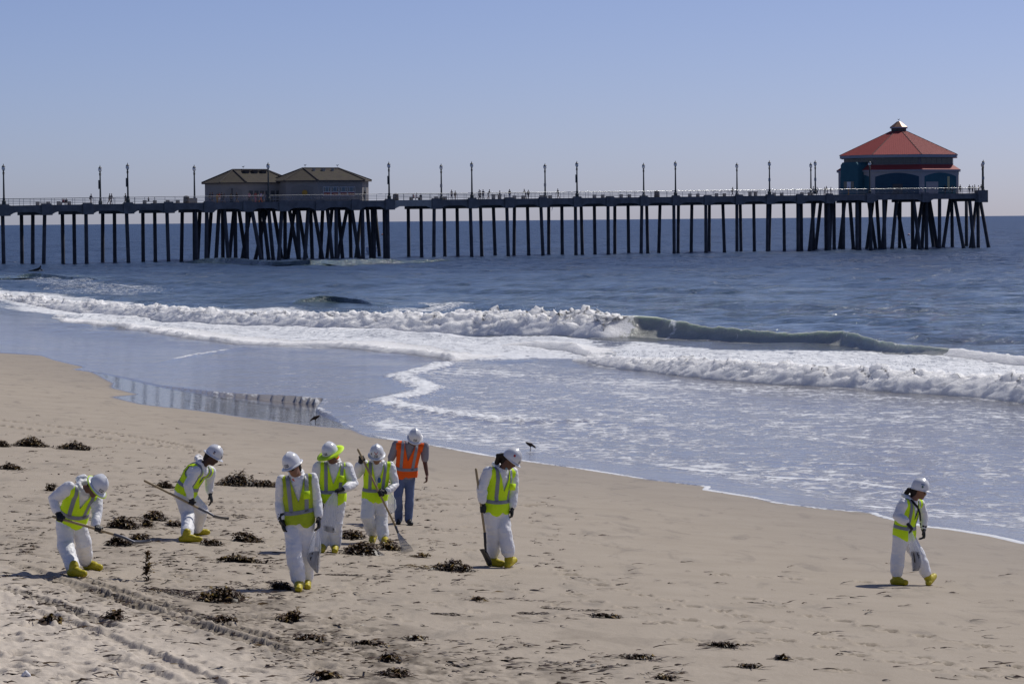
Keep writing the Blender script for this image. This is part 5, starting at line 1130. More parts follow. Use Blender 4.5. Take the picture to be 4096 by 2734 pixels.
WK5 = dict(seed=5, label='worker with red chevron on the hat raking kelp with a fan rake', skin=SKIN['tan'], face=(-.1, -1, 0), footL=(1492, 2168), toeL=(1466, 2184), footR=(1540, 2176), toeR=(1556, 2188), s=1.0, hem=-0.05, vneck=.32,
    J=dict(pel=(1499, 1990, 0), neck=(1511, 1848, -.05), head=(1507, 1822, -.16), shL=(1458, 1858, -.04), shR=(1563, 1862, .02), elL=(1429, 1896, -.05), wrL=(1438, 1858, -.20), hdL=(1450, 1833, -.27), elR=(1580, 1938, 0), wrR=(1549, 1964, -.20), hdR=(1521, 1972, -.26),
           knL=(1468, 2066, -.16), anL=(1494, 2136, -.04), knR=(1525, 2070, -.02), anR=(1534, 2158, .06)), hup=(.02, -.42, .90), hf=(-.05, -.92, -.42), hair='short', hood=0, marks=[EFI(0.0, .038), ('chevron', 0.0, .088, .06, .045, RED, 'chevron'), ('sticker', -.75, .06, .024, .028, mat('faded_sticker', (0.5, 0.46, 0.44), 0.5, 0.4, 0.1), 'disc'), ('sticker', .75, .06, .024, .028, BROWNP, 'disc')],
    extra=[band_extra('red_collar', REDC, wd=.022), badge(.03, .55, BLUEP)])
WK6 = dict(seed=6, label='person in orange vest, grey shirt and blue jeans looking down at the sand', skin=SKIN['brown'], suit=False, vest=ORANGE, face=(.1, -1, 0), footL=(1594, 2092), toeL=(1592, 2106), footR=(1637, 2096), toeR=(1655, 2107), s=1.0, hem=-0.01, vneck=.5,
    J=dict(pel=(1621, 1902, 0), neck=(1640, 1772, -.10), head=(1660, 1752, -.24), shL=(1586, 1776, -.06), shR=(1700, 1784, -.02), elL=(1562, 1838, .02), wrL=(1550, 1896, -.04), hdL=(1550, 1930, -.08), elR=(1699, 1842, .02), wrR=(1708, 1898, -.06), hdR=(1706, 1930, -.10),
           knL=(1592, 1985, -.10), anL=(1595, 2078, -.02), knR=(1638, 1985, -.02), anR=(1634, 2078, .06)), hup=(.10, -.62, .76), hf=(.05, -.78, -.62), hair='short', palmL=(1, 0, 0), palmR=(-1, 0, 0), marks=[EFI(0.05, .05)])
WK7 = dict(seed=7, label='long-haired worker in lime vest standing with a shovel blade down beside kelp', skin=SKIN['brown'], hat='cap', face=(.7, -.7, 0), footL=(1965, 2262), toeL=(2022, 2268), footR=(2032, 2270), toeR=(2092, 2262), s=1.04, hem=-0.06, vneck=.48,
    J=dict(pel=(1985, 2040, 0), neck=(2006, 1874, -.03), head=(2040, 1840, -.10), shL=(1953, 1884, -.16), shR=(2052, 1890, .12), elL=(1927, 1946, -.20), wrL=(1930, 2002, -.22), hdL=(1929, 2036, -.24), elR=(2052, 1966, .12), wrR=(2050, 2020, .04), hdR=(2047, 2060, .02),
           knL=(1974, 2140, -.02), anL=(1974, 2222, .02), knR=(2020, 2134, -.08), anR=(2036, 2222, -.03)), hup=(.60, -.12, .78), hf=(.76, -.30, -.58), hair='long', tiltR=.18, palmR=(-1, 0, 0), marks=[EFI(0.05, .04), ('sticker', 1.25, .085, .036, .036, RED, 'disc')], extra=[maskx, pocket(.115, .62)])
WK8 = dict(seed=8, label='worker with ponytail and sunglasses walking alone near the water with a bag', skin=SKIN['tan'], hat='cap', face=(.95, -.3, 0), footL=(3580, 2336), toeL=(3632, 2342), footR=(3716, 2340), toeR=(3780, 2330), s=1.0, hem=-0.08, vneck=.45,
    J=dict(pel=(3617, 2140, 0), neck=(3646, 1998, -.02), head=(3678, 1962, -.04), shL=(3612, 2012, -.19), shR=(3678, 2010, .16), elL=(3590, 2066, -.26), wrL=(3620, 2082, -.36), hdL=(3642, 2106, -.38), elR=(3694, 2070, .20), wrR=(3694, 2106, .16), hdR=(3696, 2146, .14),
           knL=(3590, 2224, -.06), anL=(3586, 2304, -.02), knR=(3676, 2222, .08), anR=(3706, 2298, .06)), hup=(.22, -.02, .97), hf=(.97, -.12, -.22), hair='tail', glasses=True, tiltR=.28, palmL=(0, 0, -1), palmR=(-1, 0, 0), curl=.7, marks=[('sticker', 1.35, .085, .055, .014, BLUEP, 'bar'), ('sticker', 1.35, .05, .03, .036, GREENP, 'disc')], extra=[beltx])
# grips follow the shafts the workers hold
WK1['gripL'] = WK1['gripR'] = (0.9, 0.05, -0.25); WK2['gripL'] = (0.86, .02, -0.42); WK5['gripL'] = WK5['gripR'] = (.42, -.1, -.88); WK7['gripL'] = (0.12, .02, -0.98)
WORK = [WK1, WK2, WK3, WK4, WK5, WK6, WK7, WK8]
for sp in WORK: person(sp)
# ------------------------------------------------------------------ tools in hand
WOOD = mat('ash_wood', (0.36, 0.27, 0.15), 0.6, 0.4, 0.12, 18.0); STEEL = mat('grey_steel', (0.10, 0.105, 0.13), 0.45, 0.5, 0.2, 8.0, metal=0.5); BSTEEL = mat('black_steel', (0.03, 0.03, 0.036), 0.4, 0.5, 0.2, metal=0.3)
def rootobj(name, p, label, cat, group=None): o = empty(name, tuple(p)); tag(o, label, cat, group); return o
def shovel(pts, blade_up, label, metal=STEEL, bl=0.29, bw=0.115):
    """pts: end of the handle, start of the socket, bend, start of blade, tip"""
    pts = [np.asarray(p) for p in pts]; o = rootobj('shovel', pts[0], label, 'shovel', 'tools the workers hold')
    mb = MB(); m = pts[0] * .5 + pts[1] * .5; ctube(mb, [pts[0], m + np.array([0, 0, .004]), pts[1]], [.019, .018, .018], 10); mb_obj(mb, 'handle', WOOD, o)
    mb = MB(); ctube(mb, [pts[1] - unit(pts[1] - pts[0]) * .03, pts[1] * .5 + pts[2] * .5, pts[2], pts[3] + unit(pts[4] - pts[3]) * .05], [.022, .021, .020, .014], 10); mb_obj(mb, 'socket', metal, o)
    d = unit(pts[4] - pts[3]); up = unit(np.array(blade_up, float) - d * (np.array(blade_up, float) @ d)); sd = np.cross(d, up); L_ = np.linalg.norm(pts[4] - pts[3]); V = []; nu, nv = 9, 8
    for i in range(nu + 1):
        u = i / nu; w = bw * (1.0 if u < .55 else math.sqrt(max(0.02, 1 - ((u - .55) / .47) ** 2)))
        for j in range(nv + 1): v = j / nv * 2 - 1; V.append(pts[3] + d * L_ * u + sd * w * v + up * (0.035 * v * v - 0.012 * math.sin(u * 3.1)))
    mb = MB(); mb.add(V, [(i * (nv + 1) + j, i * (nv + 1) + j + 1, (i + 1) * (nv + 1) + j + 1, (i + 1) * (nv + 1) + j) for i in range(nu) for j in range(nv)])
    b = mb_obj(mb, 'blade', metal, o); s = b.modifiers.new('thick', 'SOLIDIFY'); s.thickness = .004
    return o
def wp(sp, px, py, y): return at_y(px, py, sp['by'] + y)
shovel([wp(WK1, 213, 2065, -.45), wp(WK1, 466, 2139, -.40), wp(WK1, 500, 2150, -.40), wp(WK1, 530, 2171, -.40), wp(WK1, 604, 2166, -.32)], (0, 0, 1), 'long wooden-handled shovel resting its grey blade on a kelp heap')
shovel([wp(WK2, 579, 1922, -.30), wp(WK2, 802, 2035, -.27), wp(WK2, 832, 2048, -.27), wp(WK2, 852, 2066, -.27), wp(WK2, 914, 2076, -.22)], (0, .1, 1), 'wooden-handled shovel carried level by the worker with a red collar')
shovel([wp(WK7, 1904, 1876, -.25), wp(WK7, 1940, 2138, -.24), wp(WK7, 1941, 2180, -.24), wp(WK7, 1938, 2195, -.22), wp(WK7, 1966, 2258, -.16)], (-1, -.5, .3), 'upright shovel with black steel blade standing at the yellow boots', BSTEEL)
# fan rake
h0, h1 = wp(WK5, 1432, 1797, -.30), wp(WK5, 1587, 2113, -.24); r0_, rl_, rr_ = wp(WK5, 1592, 2130, -.24), gpt(1608, 2214), gpt(1655, 2203); rl_[2] += .02; rr_[2] += .02
o = rootobj('fan_rake', h0, 'wooden-handled wire fan rake combing the sand beside kelp', 'rake', 'tools the workers hold')
mb = MB(); ctube(mb, [h0, h0 * .5 + h1 * .5, h1], [.018, .017, .017], 10); mb_obj(mb, 'handle', WOOD, o)
mb = MB(); ctube(mb, [h1 - unit(h1 - h0) * .04, r0_], [.022, .016], 8); mb_obj(mb, 'ferrule', STEEL, o)
for k in range(13):
    f = k / 12; e = rl_ * (1 - f) + rr_ * f; mb = MB(); n_ = unit(np.cross(rr_ - rl_, e - r0_)); mid_ = r0_ * .12 + e * .88; mb.tube([r0_ + (rr_ - rl_) * (f - .5) * .15, mid_, e - np.array([0, 0, .03])], .0032, 5); mb_obj(mb, 'tine', BSTEEL, o)
for q in (.25, .4, .55, .7, .85):
    mb = MB(); mb.tube([r0_ * (1 - q) + rl_ * q, r0_ * (1 - q) + (rl_ + rr_) / 2 * q + np.array([0, -.006, 0]), r0_ * (1 - q) + rr_ * q], .003, 5); mb_obj(mb, 'cross_wire', BSTEEL, o)
# clear plastic bags
def bagmat():
    t = NT('clear_plastic'); c = t.coord((1, 1, .35)); t.set(base=(0.78, 0.80, 0.84), rough=0.25, spec=0.6, normal=t.bump(t.noise(c, 22, 4), .6, .02))
    tr = t.n('ShaderNodeBsdfTransparent'); mx = t.n('ShaderNodeMixShader'); t.l(t.ramp(t.noise(c, 9, 3), [(.35, .30), (.65, .52)]), mx.inputs[0]); t.l(tr.outputs[0], mx.inputs[1]); t.l(t.b.outputs[0], mx.inputs[2]); t.l(mx.outputs[0], t.out.inputs[0]); return t.m
BAG = bagmat(); MUCK = mat('oily_sand', (0.035, 0.030, 0.028), 0.8, 0.3, 0.4, 20.0, .6, 30.0)
def bag(secs, fill, label, seed):
    """secs: (centre, half width vector, half depth vector) from the hand down"""
    o = rootobj('plastic_bag', secs[0][0], label, 'plastic bag', 'clear bags of collected tar'); n = 28; V = []; m = len(secs)
    for i in range((m - 1) * 5 + 1):
        t = i / 5; k = min(int(t), m - 2); f = t - k; c, A, B = [np.asarray(secs[k][j]) * (1 - f) + np.asarray(secs[k + 1][j]) * f for j in range(3)]
        for j in range(n): q = 2 * math.pi * j / n; pl = 1 + 0.22 * math.sin(q * 5 + seed) * (1 - t / m) + .10 * math.sin(q * 9 + t * 1.5); V.append(c + (math.cos(q) * A + math.sin(q) * B) * pl)
    r = len(V) // n; mb = MB(); mb.add(V, [(i * n + k, i * n + (k + 1) % n, (i + 1) * n + (k + 1) % n, (i + 1) * n + k) for i in range(r - 1) for k in range(n)] + [tuple(range((r - 1) * n, r * n))]); mb_obj(mb, 'film', BAG, o)
    mb = MB(); i0 = len(secs) - fill; loft(mb, [(c, np.asarray(A) * .86, np.asarray(B) * .86) for c, A, B in secs[i0 - 1:]], 16); Vv_, N_, T_, Q_ = remesh(mb, .012, 1); Vv_ = wrinkle(Vv_, N_, .018, seed, 18); arr_obj('contents', Vv_, Q_, MUCK, o)
def sec(sp, px, py, y, w, dp, tl=0.0): return (wp(sp, px, py, y), np.array([w, 0, w * tl]), np.array([0, dp, 0]))
bag([sec(WK3, 1268, 2124, -.08, .022, .02), sec(WK3, 1262, 2160, -.08, .055, .035), sec(WK3, 1256, 2205, -.09, .082, .05, .1), sec(WK3, 1252, 2240, -.09, .088, .055, -.25), sec(WK3, 1258, 2268, -.09, .058, .05, -.4), sec(WK3, 1268, 2290, -.09, .012, .02, -.4)], 3, 'clear plastic bag with dark waste held by the worker in sunglasses', 1.0)
bag([sec(WK4, 1340, 1968, -.34, .03, .02), sec(WK4, 1325, 2010, -.34, .08, .03), sec(WK4, 1318, 2060, -.34, .098, .035), sec(WK4, 1316, 2105, -.34, .095, .035, -.15), sec(WK4, 1319, 2120, -.34, .09, .03, -.2), sec(WK4, 1320, 2127, -.34, .085, .02, -.2)], 2, 'clear plastic bag hanging from the worker with the wide lime brim', 2.0)
bag([sec(WK8, 3640, 2118, -.38, .025, .02), sec(WK8, 3648, 2160, -.38, .05, .035), sec(WK8, 3660, 2205, -.38, .068, .045), sec(WK8, 3667, 2245, -.38, .075, .055), sec(WK8, 3666, 2268, -.38, .068, .05, .1), sec(WK8, 3662, 2282, -.38, .05, .03, .15)], 3, 'clear plastic bag with dark waste carried by the worker with the ponytail', 3.0)
bag([sec(WK5, 1558, 1968, .14, .03, .03), sec(WK5, 1566, 2000, .16, .07, .05), sec(WK5, 1564, 2030, .16, .085, .06), sec(WK5, 1556, 2050, .16, .07, .05), sec(WK5, 1550, 2056, .16, .05, .03)], 1, 'pale bag swinging behind the worker with the fan rake', 4.0)

# ------------------------------------------------------------------ kelp
def kelpmat():
    t = NT('kelp'); tone = t.attr('tone'); c = t.coord()
    t.set(base=t.mixc(t.noise(c, 30, 3), t.ramp(tone, [(0.0, (0.022, 0.014, 0.009)), (0.4, (0.085, 0.043, 0.018)), (0.7, (0.19, 0.11, 0.025)), (1.0, (0.42, 0.27, 0.03))]), (0.03, 0.018, 0.010)), rough=0.5, spec=0.35); return t.m
KELP = kelpmat()
class Ribbons:
    def __init__(s): s.V = []; s.F = []; s.T = []; s.n = 0
    def add(s, c, d, ln, w, lift, curl, tone, r, seg=5):
        d = unit(d); sd = unit(np.cross(d, np.array([r.gauss(0, .5), r.gauss(0, .5), 1]))); p = np.array(c, float); st = ln / seg
        for i in range(seg + 1):
            f = i / seg; ww = w * (0.35 + 0.65 * math.sin(math.pi * min(1, f * 1.15 + .1)) ** .7) if f < 1 else w * .15
            up = np.array([0, 0, 1.0]); z = lift * math.sin(f * math.pi)
            q = p + up * z; tw = unit(sd + up * r.gauss(0, .45)); s.V += [q - tw * ww / 2, q + tw * ww / 2]; s.T += [tone, tone]
            d = unit(d + sd * curl * r.gauss(.2, .8) + up * r.gauss(0, .15)); d[2] *= .5; sd = unit(np.cross(d, up) + 1e-6); p = p + d * st
        for i in range(seg): b = s.n + 2 * i; s.F.append((b, b + 1, b + 3, b + 2))
        s.n += 2 * (seg + 1)
    def mesh(s, name, off=(0, 0, 0)): return mesh_np(name, np.array(s.V) - np.asarray(off), np.array(s.F), False, {'tone': np.array(s.T)})
def kelp_pile(px, py, w_px, h_px, label, yellow=0.12, seed=0, tail=None, dens=1.0, upright=False, flat=False):
    r = random.Random(seed * 7 + int(px)); base = gpt(px, py - 2); k = base[1] / F; w = w_px * k; h = max(0.03, h_px * k * 0.95) * (.6 if flat else 1); R = Ribbons(); n = int((70 + 1100 * w * w) * dens); n = min(n, 520)
    lq = .27 if w_px > 200 else .38; lob = [(r.uniform(-lq, lq), r.uniform(-.3, .3), r.uniform(.45, 1)) for _ in range(3 + int(w * 4))] + [(r.uniform(-.1, .1), 0, 1.0)]
    for i in range(n):
        lx, ly, lh = r.choice(lob); x = (lx + r.gauss(0, .11)) * w; y = (ly + r.gauss(0, .2)) * min(w * .75, .9); y = y * (.16 if flat else 1); rr = abs(x / (w * .5)) ** 1.6 + abs(y / (min(w * .75, .9) * .6)) ** 1.6
        zt = h * lh * max(0, 1 - rr * .8); z = r.uniform(0, 1) ** .6 * zt
        if upright: x *= .35; y *= .25; z = r.uniform(0, h)
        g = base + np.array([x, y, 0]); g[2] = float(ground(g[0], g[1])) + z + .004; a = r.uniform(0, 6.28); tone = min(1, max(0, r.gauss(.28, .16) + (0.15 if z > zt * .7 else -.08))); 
        if r.random() < yellow: tone = r.uniform(.7, 1)
        R.add(g, (math.cos(a), math.sin(a) * (.2 if flat else 1), r.gauss(0, .10) if not upright else r.uniform(.6, 1.6)), r.uniform(.05, .15), r.uniform(.018, .055), r.uniform(.005, .04), .75, tone, r, 4)
    for i in range(int(6 + 12 * w)):           # strands lying off the heap
        a = r.uniform(0, 6.28); q = r.uniform(.4, .75); g = base + np.array([math.cos(a) * w * q, math.sin(a) * min(w, 1) * .5 * q, 0]); g[2] = float(ground(g[0], g[1])) + .008; R.add(g, (math.cos(a), math.sin(a) * .6, 0), r.uniform(.1, .3), r.uniform(.008, .02), .015, .4, min(1, max(0, r.gauss(.3, .15))), r)
    if tail:
        for (tx, ty), cnt, yl in tail:
            e = gpt(tx, ty)
            for i in range(cnt): f = r.random(); g = base * (1 - f) + e * f + np.array([r.gauss(0, .03), r.gauss(0, .06), 0]); g[2] = float(ground(g[0], g[1])) + r.uniform(.005, .06 * (1 - f * .6)); dd = e - base; R.add(g, dd + np.array([r.gauss(0, .3), r.gauss(0, .3), 0]) * np.linalg.norm(dd), r.uniform(.08, .2), r.uniform(.012, .035), .02, .4, r.uniform(.65, 1) if r.random() < yl else r.uniform(.1, .45), r)
    # a dark matted core so that no light shines through the heap
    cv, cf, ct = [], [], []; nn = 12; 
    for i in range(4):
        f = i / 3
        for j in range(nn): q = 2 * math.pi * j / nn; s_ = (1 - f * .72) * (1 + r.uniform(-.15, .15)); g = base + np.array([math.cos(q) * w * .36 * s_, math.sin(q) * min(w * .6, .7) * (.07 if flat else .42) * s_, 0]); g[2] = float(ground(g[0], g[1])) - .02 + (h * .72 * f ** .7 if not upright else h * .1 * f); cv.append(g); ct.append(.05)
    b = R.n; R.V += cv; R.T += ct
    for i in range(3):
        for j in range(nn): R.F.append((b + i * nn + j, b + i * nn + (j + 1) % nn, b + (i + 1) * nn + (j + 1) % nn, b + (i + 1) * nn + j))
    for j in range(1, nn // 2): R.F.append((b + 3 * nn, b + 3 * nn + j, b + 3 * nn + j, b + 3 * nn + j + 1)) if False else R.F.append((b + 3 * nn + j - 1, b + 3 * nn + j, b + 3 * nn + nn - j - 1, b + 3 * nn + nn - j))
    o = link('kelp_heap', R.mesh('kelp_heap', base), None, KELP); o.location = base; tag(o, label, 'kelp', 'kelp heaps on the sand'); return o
KP = [(8, 1788, 60, 24, 'kelp heap cut by the frame edge, farthest up the beach', {}), (120, 1786, 122, 44, 'tall kelp heap in the distance, first of a pair left of the shovelling pair', dict(yellow=.2)), (301, 1799, 130, 36, 'kelp heap in the distance with a thin tail', dict(tail=[((400, 1796), 16, .1)])),
      (45, 1878, 100, 22, 'flat kelp heap at the frame edge behind the stooping worker', {}), (205, 1964, 44, 30, 'small kelp heap hidden behind the stooping worker\'s back', {}), (659, 1952, 74, 28, 'rounded sandy kelp heap behind the shovel handle', dict(yellow=.03)),
      (960, 1943, 175, 64, 'largest far kelp heap, right of the leaning worker', dict(yellow=.22, tail=[((880, 1940), 22, .1)])), (1070, 1947, 95, 24, 'low kelp heap behind the olive-vested worker\'s elbow', {}), (490, 2112, 140, 44, 'kelp heap right of the stooping worker\'s knees', dict(yellow=.15)),
      (590, 2108, 34, 30, 'little kelp knob next to the heap by the stooping worker', {}), (625, 2080, 118, 32, 'domed kelp heap between the two shovellers', {}), (480, 2183, 90, 42, 'kelp heap lying under the first shovel socket', dict(yellow=.05)), (560, 2162, 80, 24, 'kelp strip just past the first shovel blade', {}),
      (970, 2164, 130, 36, 'ragged kelp heap right of the leaning worker\'s boots', dict(yellow=.18)), (840, 2180, 90, 18, 'thin kelp patch at the leaning worker\'s toes', {}), (940, 2248, 165, 38, 'long kelp heap left of the olive-vested worker\'s knees', dict(flat=True, dens=.5, yellow=.25)),
      (895, 2404, 215, 62, 'big dark kelp heap with a long tail towards the tyre tracks', dict(yellow=.15, tail=[((590, 2362), 110, .05)])), (590, 2322, 36, 112, 'kelp frond standing upright in the sand', dict(upright=True, yellow=.35, dens=.8)), (467, 2479, 70, 36, 'reddish kelp clump beside the double tyre track', dict(yellow=.1)),
      (213, 2490, 96, 26, 'rusty kelp clump on the dry sand at lower left', dict(yellow=.3)), (899, 2488, 96, 22, 'flat kelp clump just right of the tyre tracks', {}), (1180, 2486, 118, 44, 'bushy kelp heap in the foreground below the olive-vested worker', dict(yellow=.3)), (1467, 2217, 215, 46, 'wide black kelp heap under the raking worker\'s boot', dict(yellow=.1)),
      (1560, 2200, 70, 40, 'yellow-tipped kelp beside the raking worker\'s boot', dict(yellow=.5)), (1409, 2155, 95, 36, 'kelp heap between the wide-brimmed worker and the raker', dict(yellow=.15)), (1812, 2283, 150, 46, 'kelp heap with a golden frond by the standing shovel', dict(yellow=.12, tail=[((1650, 2270), 46, .85)])),
      (1690, 2230, 46, 12, 'single yellow kelp blade by the rake tines', dict(yellow=.9, dens=.4)), (1250, 2561, 95, 22, 'narrow kelp clump in the lower foreground', dict(yellow=.15)), (1553, 2644, 78, 24, 'wiry kelp ring in the lower foreground', {}), (1305, 2711, 88, 22, 'dark tuft of kelp at the bottom edge, left one', {}),
      (1577, 2704, 88, 22, 'dark tuft of kelp at the bottom edge, right one', {}), (1470, 2582, 110, 20, 'flat line of kelp on the wrack line in the foreground', dict(flat=True, dens=.5, yellow=.1)), (1660, 2560, 90, 14, 'thin tan kelp strip at the end of the wrack line', dict(flat=True, dens=.5, yellow=.4)), (1112, 2358, 88, 26, 'kelp tuft left of the olive-vested worker\'s yellow boots', {}),
      (2905, 2590, 150, 18, 'pointed black kelp strand on the open right-hand sand', dict(flat=True, dens=.5, yellow=.0)), (2568, 2636, 140, 12, 'straight kelp strand on the open sand', dict(flat=True, dens=.5)), (2999, 2672, 66, 12, 'short kelp strand near the bottom right', dict(flat=True, dens=.5)), (3126, 2639, 34, 14, 'small kelp knot near the bottom right', {}), (2410, 2470, 110, 12, 'kelp strand amid footprints on the right', dict(flat=True, dens=.5, yellow=.2)),
      (2650, 2718, 80, 14, 'kelp strand at the bottom edge right of the wrack', dict(flat=True, dens=.5)), (1900, 2402, 44, 14, 'tiny golden kelp scrap on the bare sand', dict(flat=True, dens=.5, yellow=.6)), (700, 2105, 70, 20, 'kelp patch at the leaning worker\'s heels', {})]
for i, (px, py, w, h, lb, kw) in enumerate(KP): kelp_pile(px, py, w, h, lb, seed=i + 101, **kw)
# scattered scraps: too many to count
r = random.Random(21); R = Ribbons()
def scrap(px, py, tone=None, ln=None):
    g = gpt(px, py)
    if ucoord(g[0], g[1])[0] > 30: return
    g[2] += .006; a = r.gauss(0, .4); R.add(g, (math.cos(a), math.sin(a), 0), ln or r.uniform(.04, .24), r.uniform(.014, .045), r.uniform(.001, .012), .16, tone if tone is not None else min(1, max(0, r.gauss(.26, .16))), r, 4)
for _ in range(2000):
    px = r.uniform(0, 1750) if r.random() < .8 else r.uniform(0, 2400); py = r.gauss(2130, 150)
    if py < 1760 + px * .10 or py > 2734: continue
    n = int(max(0, float(gnoise(px / 160, py / 60, 2.0)) * 9)) + (r.random() < .5)
    for _k in range(n): scrap(px + r.gauss(0, 28), py + r.gauss(0, 7))
for _ in range(900):
    px = r.uniform(1000, 2750); py = 2585 + (px - 1300) * .07 + r.gauss(0, 42)
    if r.random() < .35 + .9 * float(gnoise(px / 120, py / 40, 7.0)): scrap(px, py)
for _ in range(260): scrap(r.uniform(0, 1100), r.gauss(2400, 60))
for _ in range(260): scrap(r.uniform(0, 1600), r.uniform(2440, 2734))
for _ in range(160): scrap(r.uniform(1800, 4096), r.uniform(2230, 2734), ln=r.uniform(.05, .35))
for _ in range(120): scrap(r.uniform(0, 900), r.uniform(1660, 1900))
for (x0, y0, x1, y1) in ((1965, 2393, 2260, 2409), (2060, 2452, 2060 + 110, 2456), (1720, 2453, 1815, 2458), (1300, 2297, 1430, 2302), (2160, 2430, 2380, 2444), (600, 2355, 760, 2372)):
    for k in range(14): f = k / 13 + r.gauss(0, .02); scrap(x0 + (x1 - x0) * f, y0 + (y1 - y0) * f + r.gauss(0, 1.5), .2, .16)
o = link('kelp_scraps', R.mesh('kelp_scraps'), None, KELP); tag(o, 'small dark scraps of kelp strewn over the sand', kind='stuff')
mb = MB(); g = gpt(104, 2708); ctube(mb, [g + np.array([-.03, 0, .02]), g + np.array([.0, .01, .045]), g + np.array([.03, 0, .02])], [.02, .028, .018], 8); V_, N_, T_, Q_ = remesh(mb, .007, 1); V_ = wrinkle(V_, N_, .012, 3, 25)
o = link('crumpled_wrapper', mesh_np('crumpled_wrapper', V_ - g, Q_), None, WPRINT); o.location = g; tag(o, 'crumpled white scrap of litter on the dry sand, bottom left corner', 'litter')

# ------------------------------------------------------------------ birds
def bird(name, base, dirn, s, dark, pale, label, cat, group, legs=True, peck=True):
    d = unit(np.array(dirn)); up = np.array([0, 0, 1.0]); sd = np.cross(d, up); o = None; lh = .13 * s if legs else .0; c = np.array(base) + up * (lh + .05 * s); mb = MB()
    b = c - d * .12 * s + up * .05 * s; n_ = c + d * .07 * s - (up * .005 * s if peck else -up * .04 * s)
    loft(mb, [(b + up * .01 * s, sd * .006 * s, up * .006 * s), (b * .7 + c * .3, sd * .028 * s, up * .026 * s), (c, sd * .048 * s, up * .048 * s), (c * .45 + n_ * .55, sd * .042 * s, up * .042 * s), (n_, sd * .022 * s, up * .024 * s)], 10)
    hd = n_ + (d * .05 * s - up * .05 * s if peck else d * .035 * s + up * .05 * s); ctube(mb, [n_ - d * .02 * s, hd], [.028 * s, .024 * s], 8); ctube(mb, [hd, hd + (d * .02 - up * .05) * s if peck else hd + d * .05 * s], [.012 * s, .004 * s], 6)
    V_, N_, T_, Q_ = remesh(mb, .008 * s, 1); o = link(name, mesh_np(name, V_ - np.asarray(base), Q_), None, dark); o.location = base; tag(o, label, cat, group)
    mb = MB(); loft(mb, [(b + up * .022 * s, sd * .02 * s, up * .006 * s), (c + up * .042 * s, sd * .042 * s, up * .012 * s), (c + d * .05 * s + up * .035 * s, sd * .03 * s, up * .01 * s)], 8); mb_obj(mb, 'wing', pale, o)
    if legs:
        for q in (-1, 1): mb = MB(); p = c + sd * q * .018 * s - up * .03 * s; mb.tube([p, p - up * .06 * s + d * .006 * s, np.array([p[0], p[1], base[2]]) + d * q * .02 * s], [.006 * s, .0045 * s, .005 * s], 5); mb_obj(mb, 'leg', dark, o)
    return o
BIRDD = mat('brown_feathers', (0.055, 0.040, 0.034), 0.8, 0.2, 0.25, 30.0); BIRDP = mat('pale_feathers', (0.26, 0.23, 0.20), 0.8, 0.2, 0.2, 30.0); GULLW = mat('gull_feathers', (0.30, 0.30, 0.32), 0.8, 0.2, 0.1); GULLD = mat('gull_wings', (0.10, 0.10, 0.11), 0.8, 0.2, 0.1)
bird('shorebird', gpt(2121, 1807), (.95, -.3, 0), 1.15, BIRDD, BIRDP, 'brown shorebird pecking in the shallow wash behind the long-haired worker', 'bird', 'shorebirds at the water edge')
bird('shorebird', gpt(1262, 1699), (-.95, .3, 0), 1.25, BIRDD, BIRDP, 'dark shorebird on the wet mirror sand above the wide-brimmed worker', 'bird', 'shorebirds at the water edge')
for (f, rc, z, lb) in ((.05, rcR, zR + 3.55 + .22 + 2.2 + .12, 'at the shore end of the right kiosk ridge'), (.97, rcR, zR + 3.55 + .22 + 2.2 + .12, 'at the sea end of the right kiosk ridge'), (.3, rcL, zL + 3.35 + .22 + 2.3 + .12, 'on the ridge of the kiosk with roof vents')):
    q = np.array(rc[0]) * (1 - f) + np.array(rc[1]) * f; bird('gull', (q[0], q[1], z), (1, -.2, 0), 1.9, GULLW, GULLD, 'gull perched ' + lb, 'bird', 'gulls on the roofs', True, False)
q = P3(RA, RB, RZ + 15.15); bird('gull', q, (1, -.2, 0), 1.9, GULLW, GULLD, 'gull perched on top of the restaurant cupola', 'bird', 'gulls on the roofs', True, False)
p = at_y(2208, 842, 480); bird('gull', p, (.3, 0, .9), 2.0, GULLW, GULLD, 'gull flying under the pier deck', 'bird', None, False, False)

# ------------------------------------------------------------------ afloat
BOATW = mat('boat_white', (0.62, 0.64, 0.70), 0.4, 0.5, 0.04)
bp_ = at_y(1487, 1006, 640); bp_[2] = 0; o = empty('small_boat', bp_); tag(o, 'small white boat moored beyond the pilings beside the kiosks', 'boat')
mb = MB(); k = 640 / F; loft(mb, [(np.array([0, y, z]), np.array([w, 0, 0]), np.array([0, .01, 0]) + np.array([0, 0, 0])) for y, z, w in ((0, -.3, .5), (0, .1, .75), (0, .9, 1.15), (0, 1.5, .95), (0, 1.9, .55))], 4) if False else None
secs = [(-2.6, .55), (-2.2, 1.15), (-1.0, 1.25), (.8, 1.15), (2.2, .7), (3.0, .08)]; V = []
for yy, w in secs:
    for x, z in ((-w, 1.5), (-w * 1.0, .75), (-w * .55, -.1), (w * .55, -.1), (w * 1.0, .75), (w, 1.5)): V.append((x, yy, z))
mb = MB(); mb.add(V, [(i * 6 + k_, i * 6 + k_ + 1, (i + 1) * 6 + k_ + 1, (i + 1) * 6 + k_) for i in range(5) for k_ in range(5)] + [(0, 1, 2, 3, 4, 5)[::-1], tuple(range(30, 36))] + [(i * 6 + 5, i * 6, (i + 1) * 6, (i + 1) * 6 + 5) for i in range(5)]); mb.build('hull', BOATW, o)
mb = MB(); mb.box((0, .2, 1.75), (1.3, 1.8, .5), 0, 0, .8); mb.box((0, .2, 2.05), (1.2, 1.7, .08)); mb.build('cabin', BOATW, o)
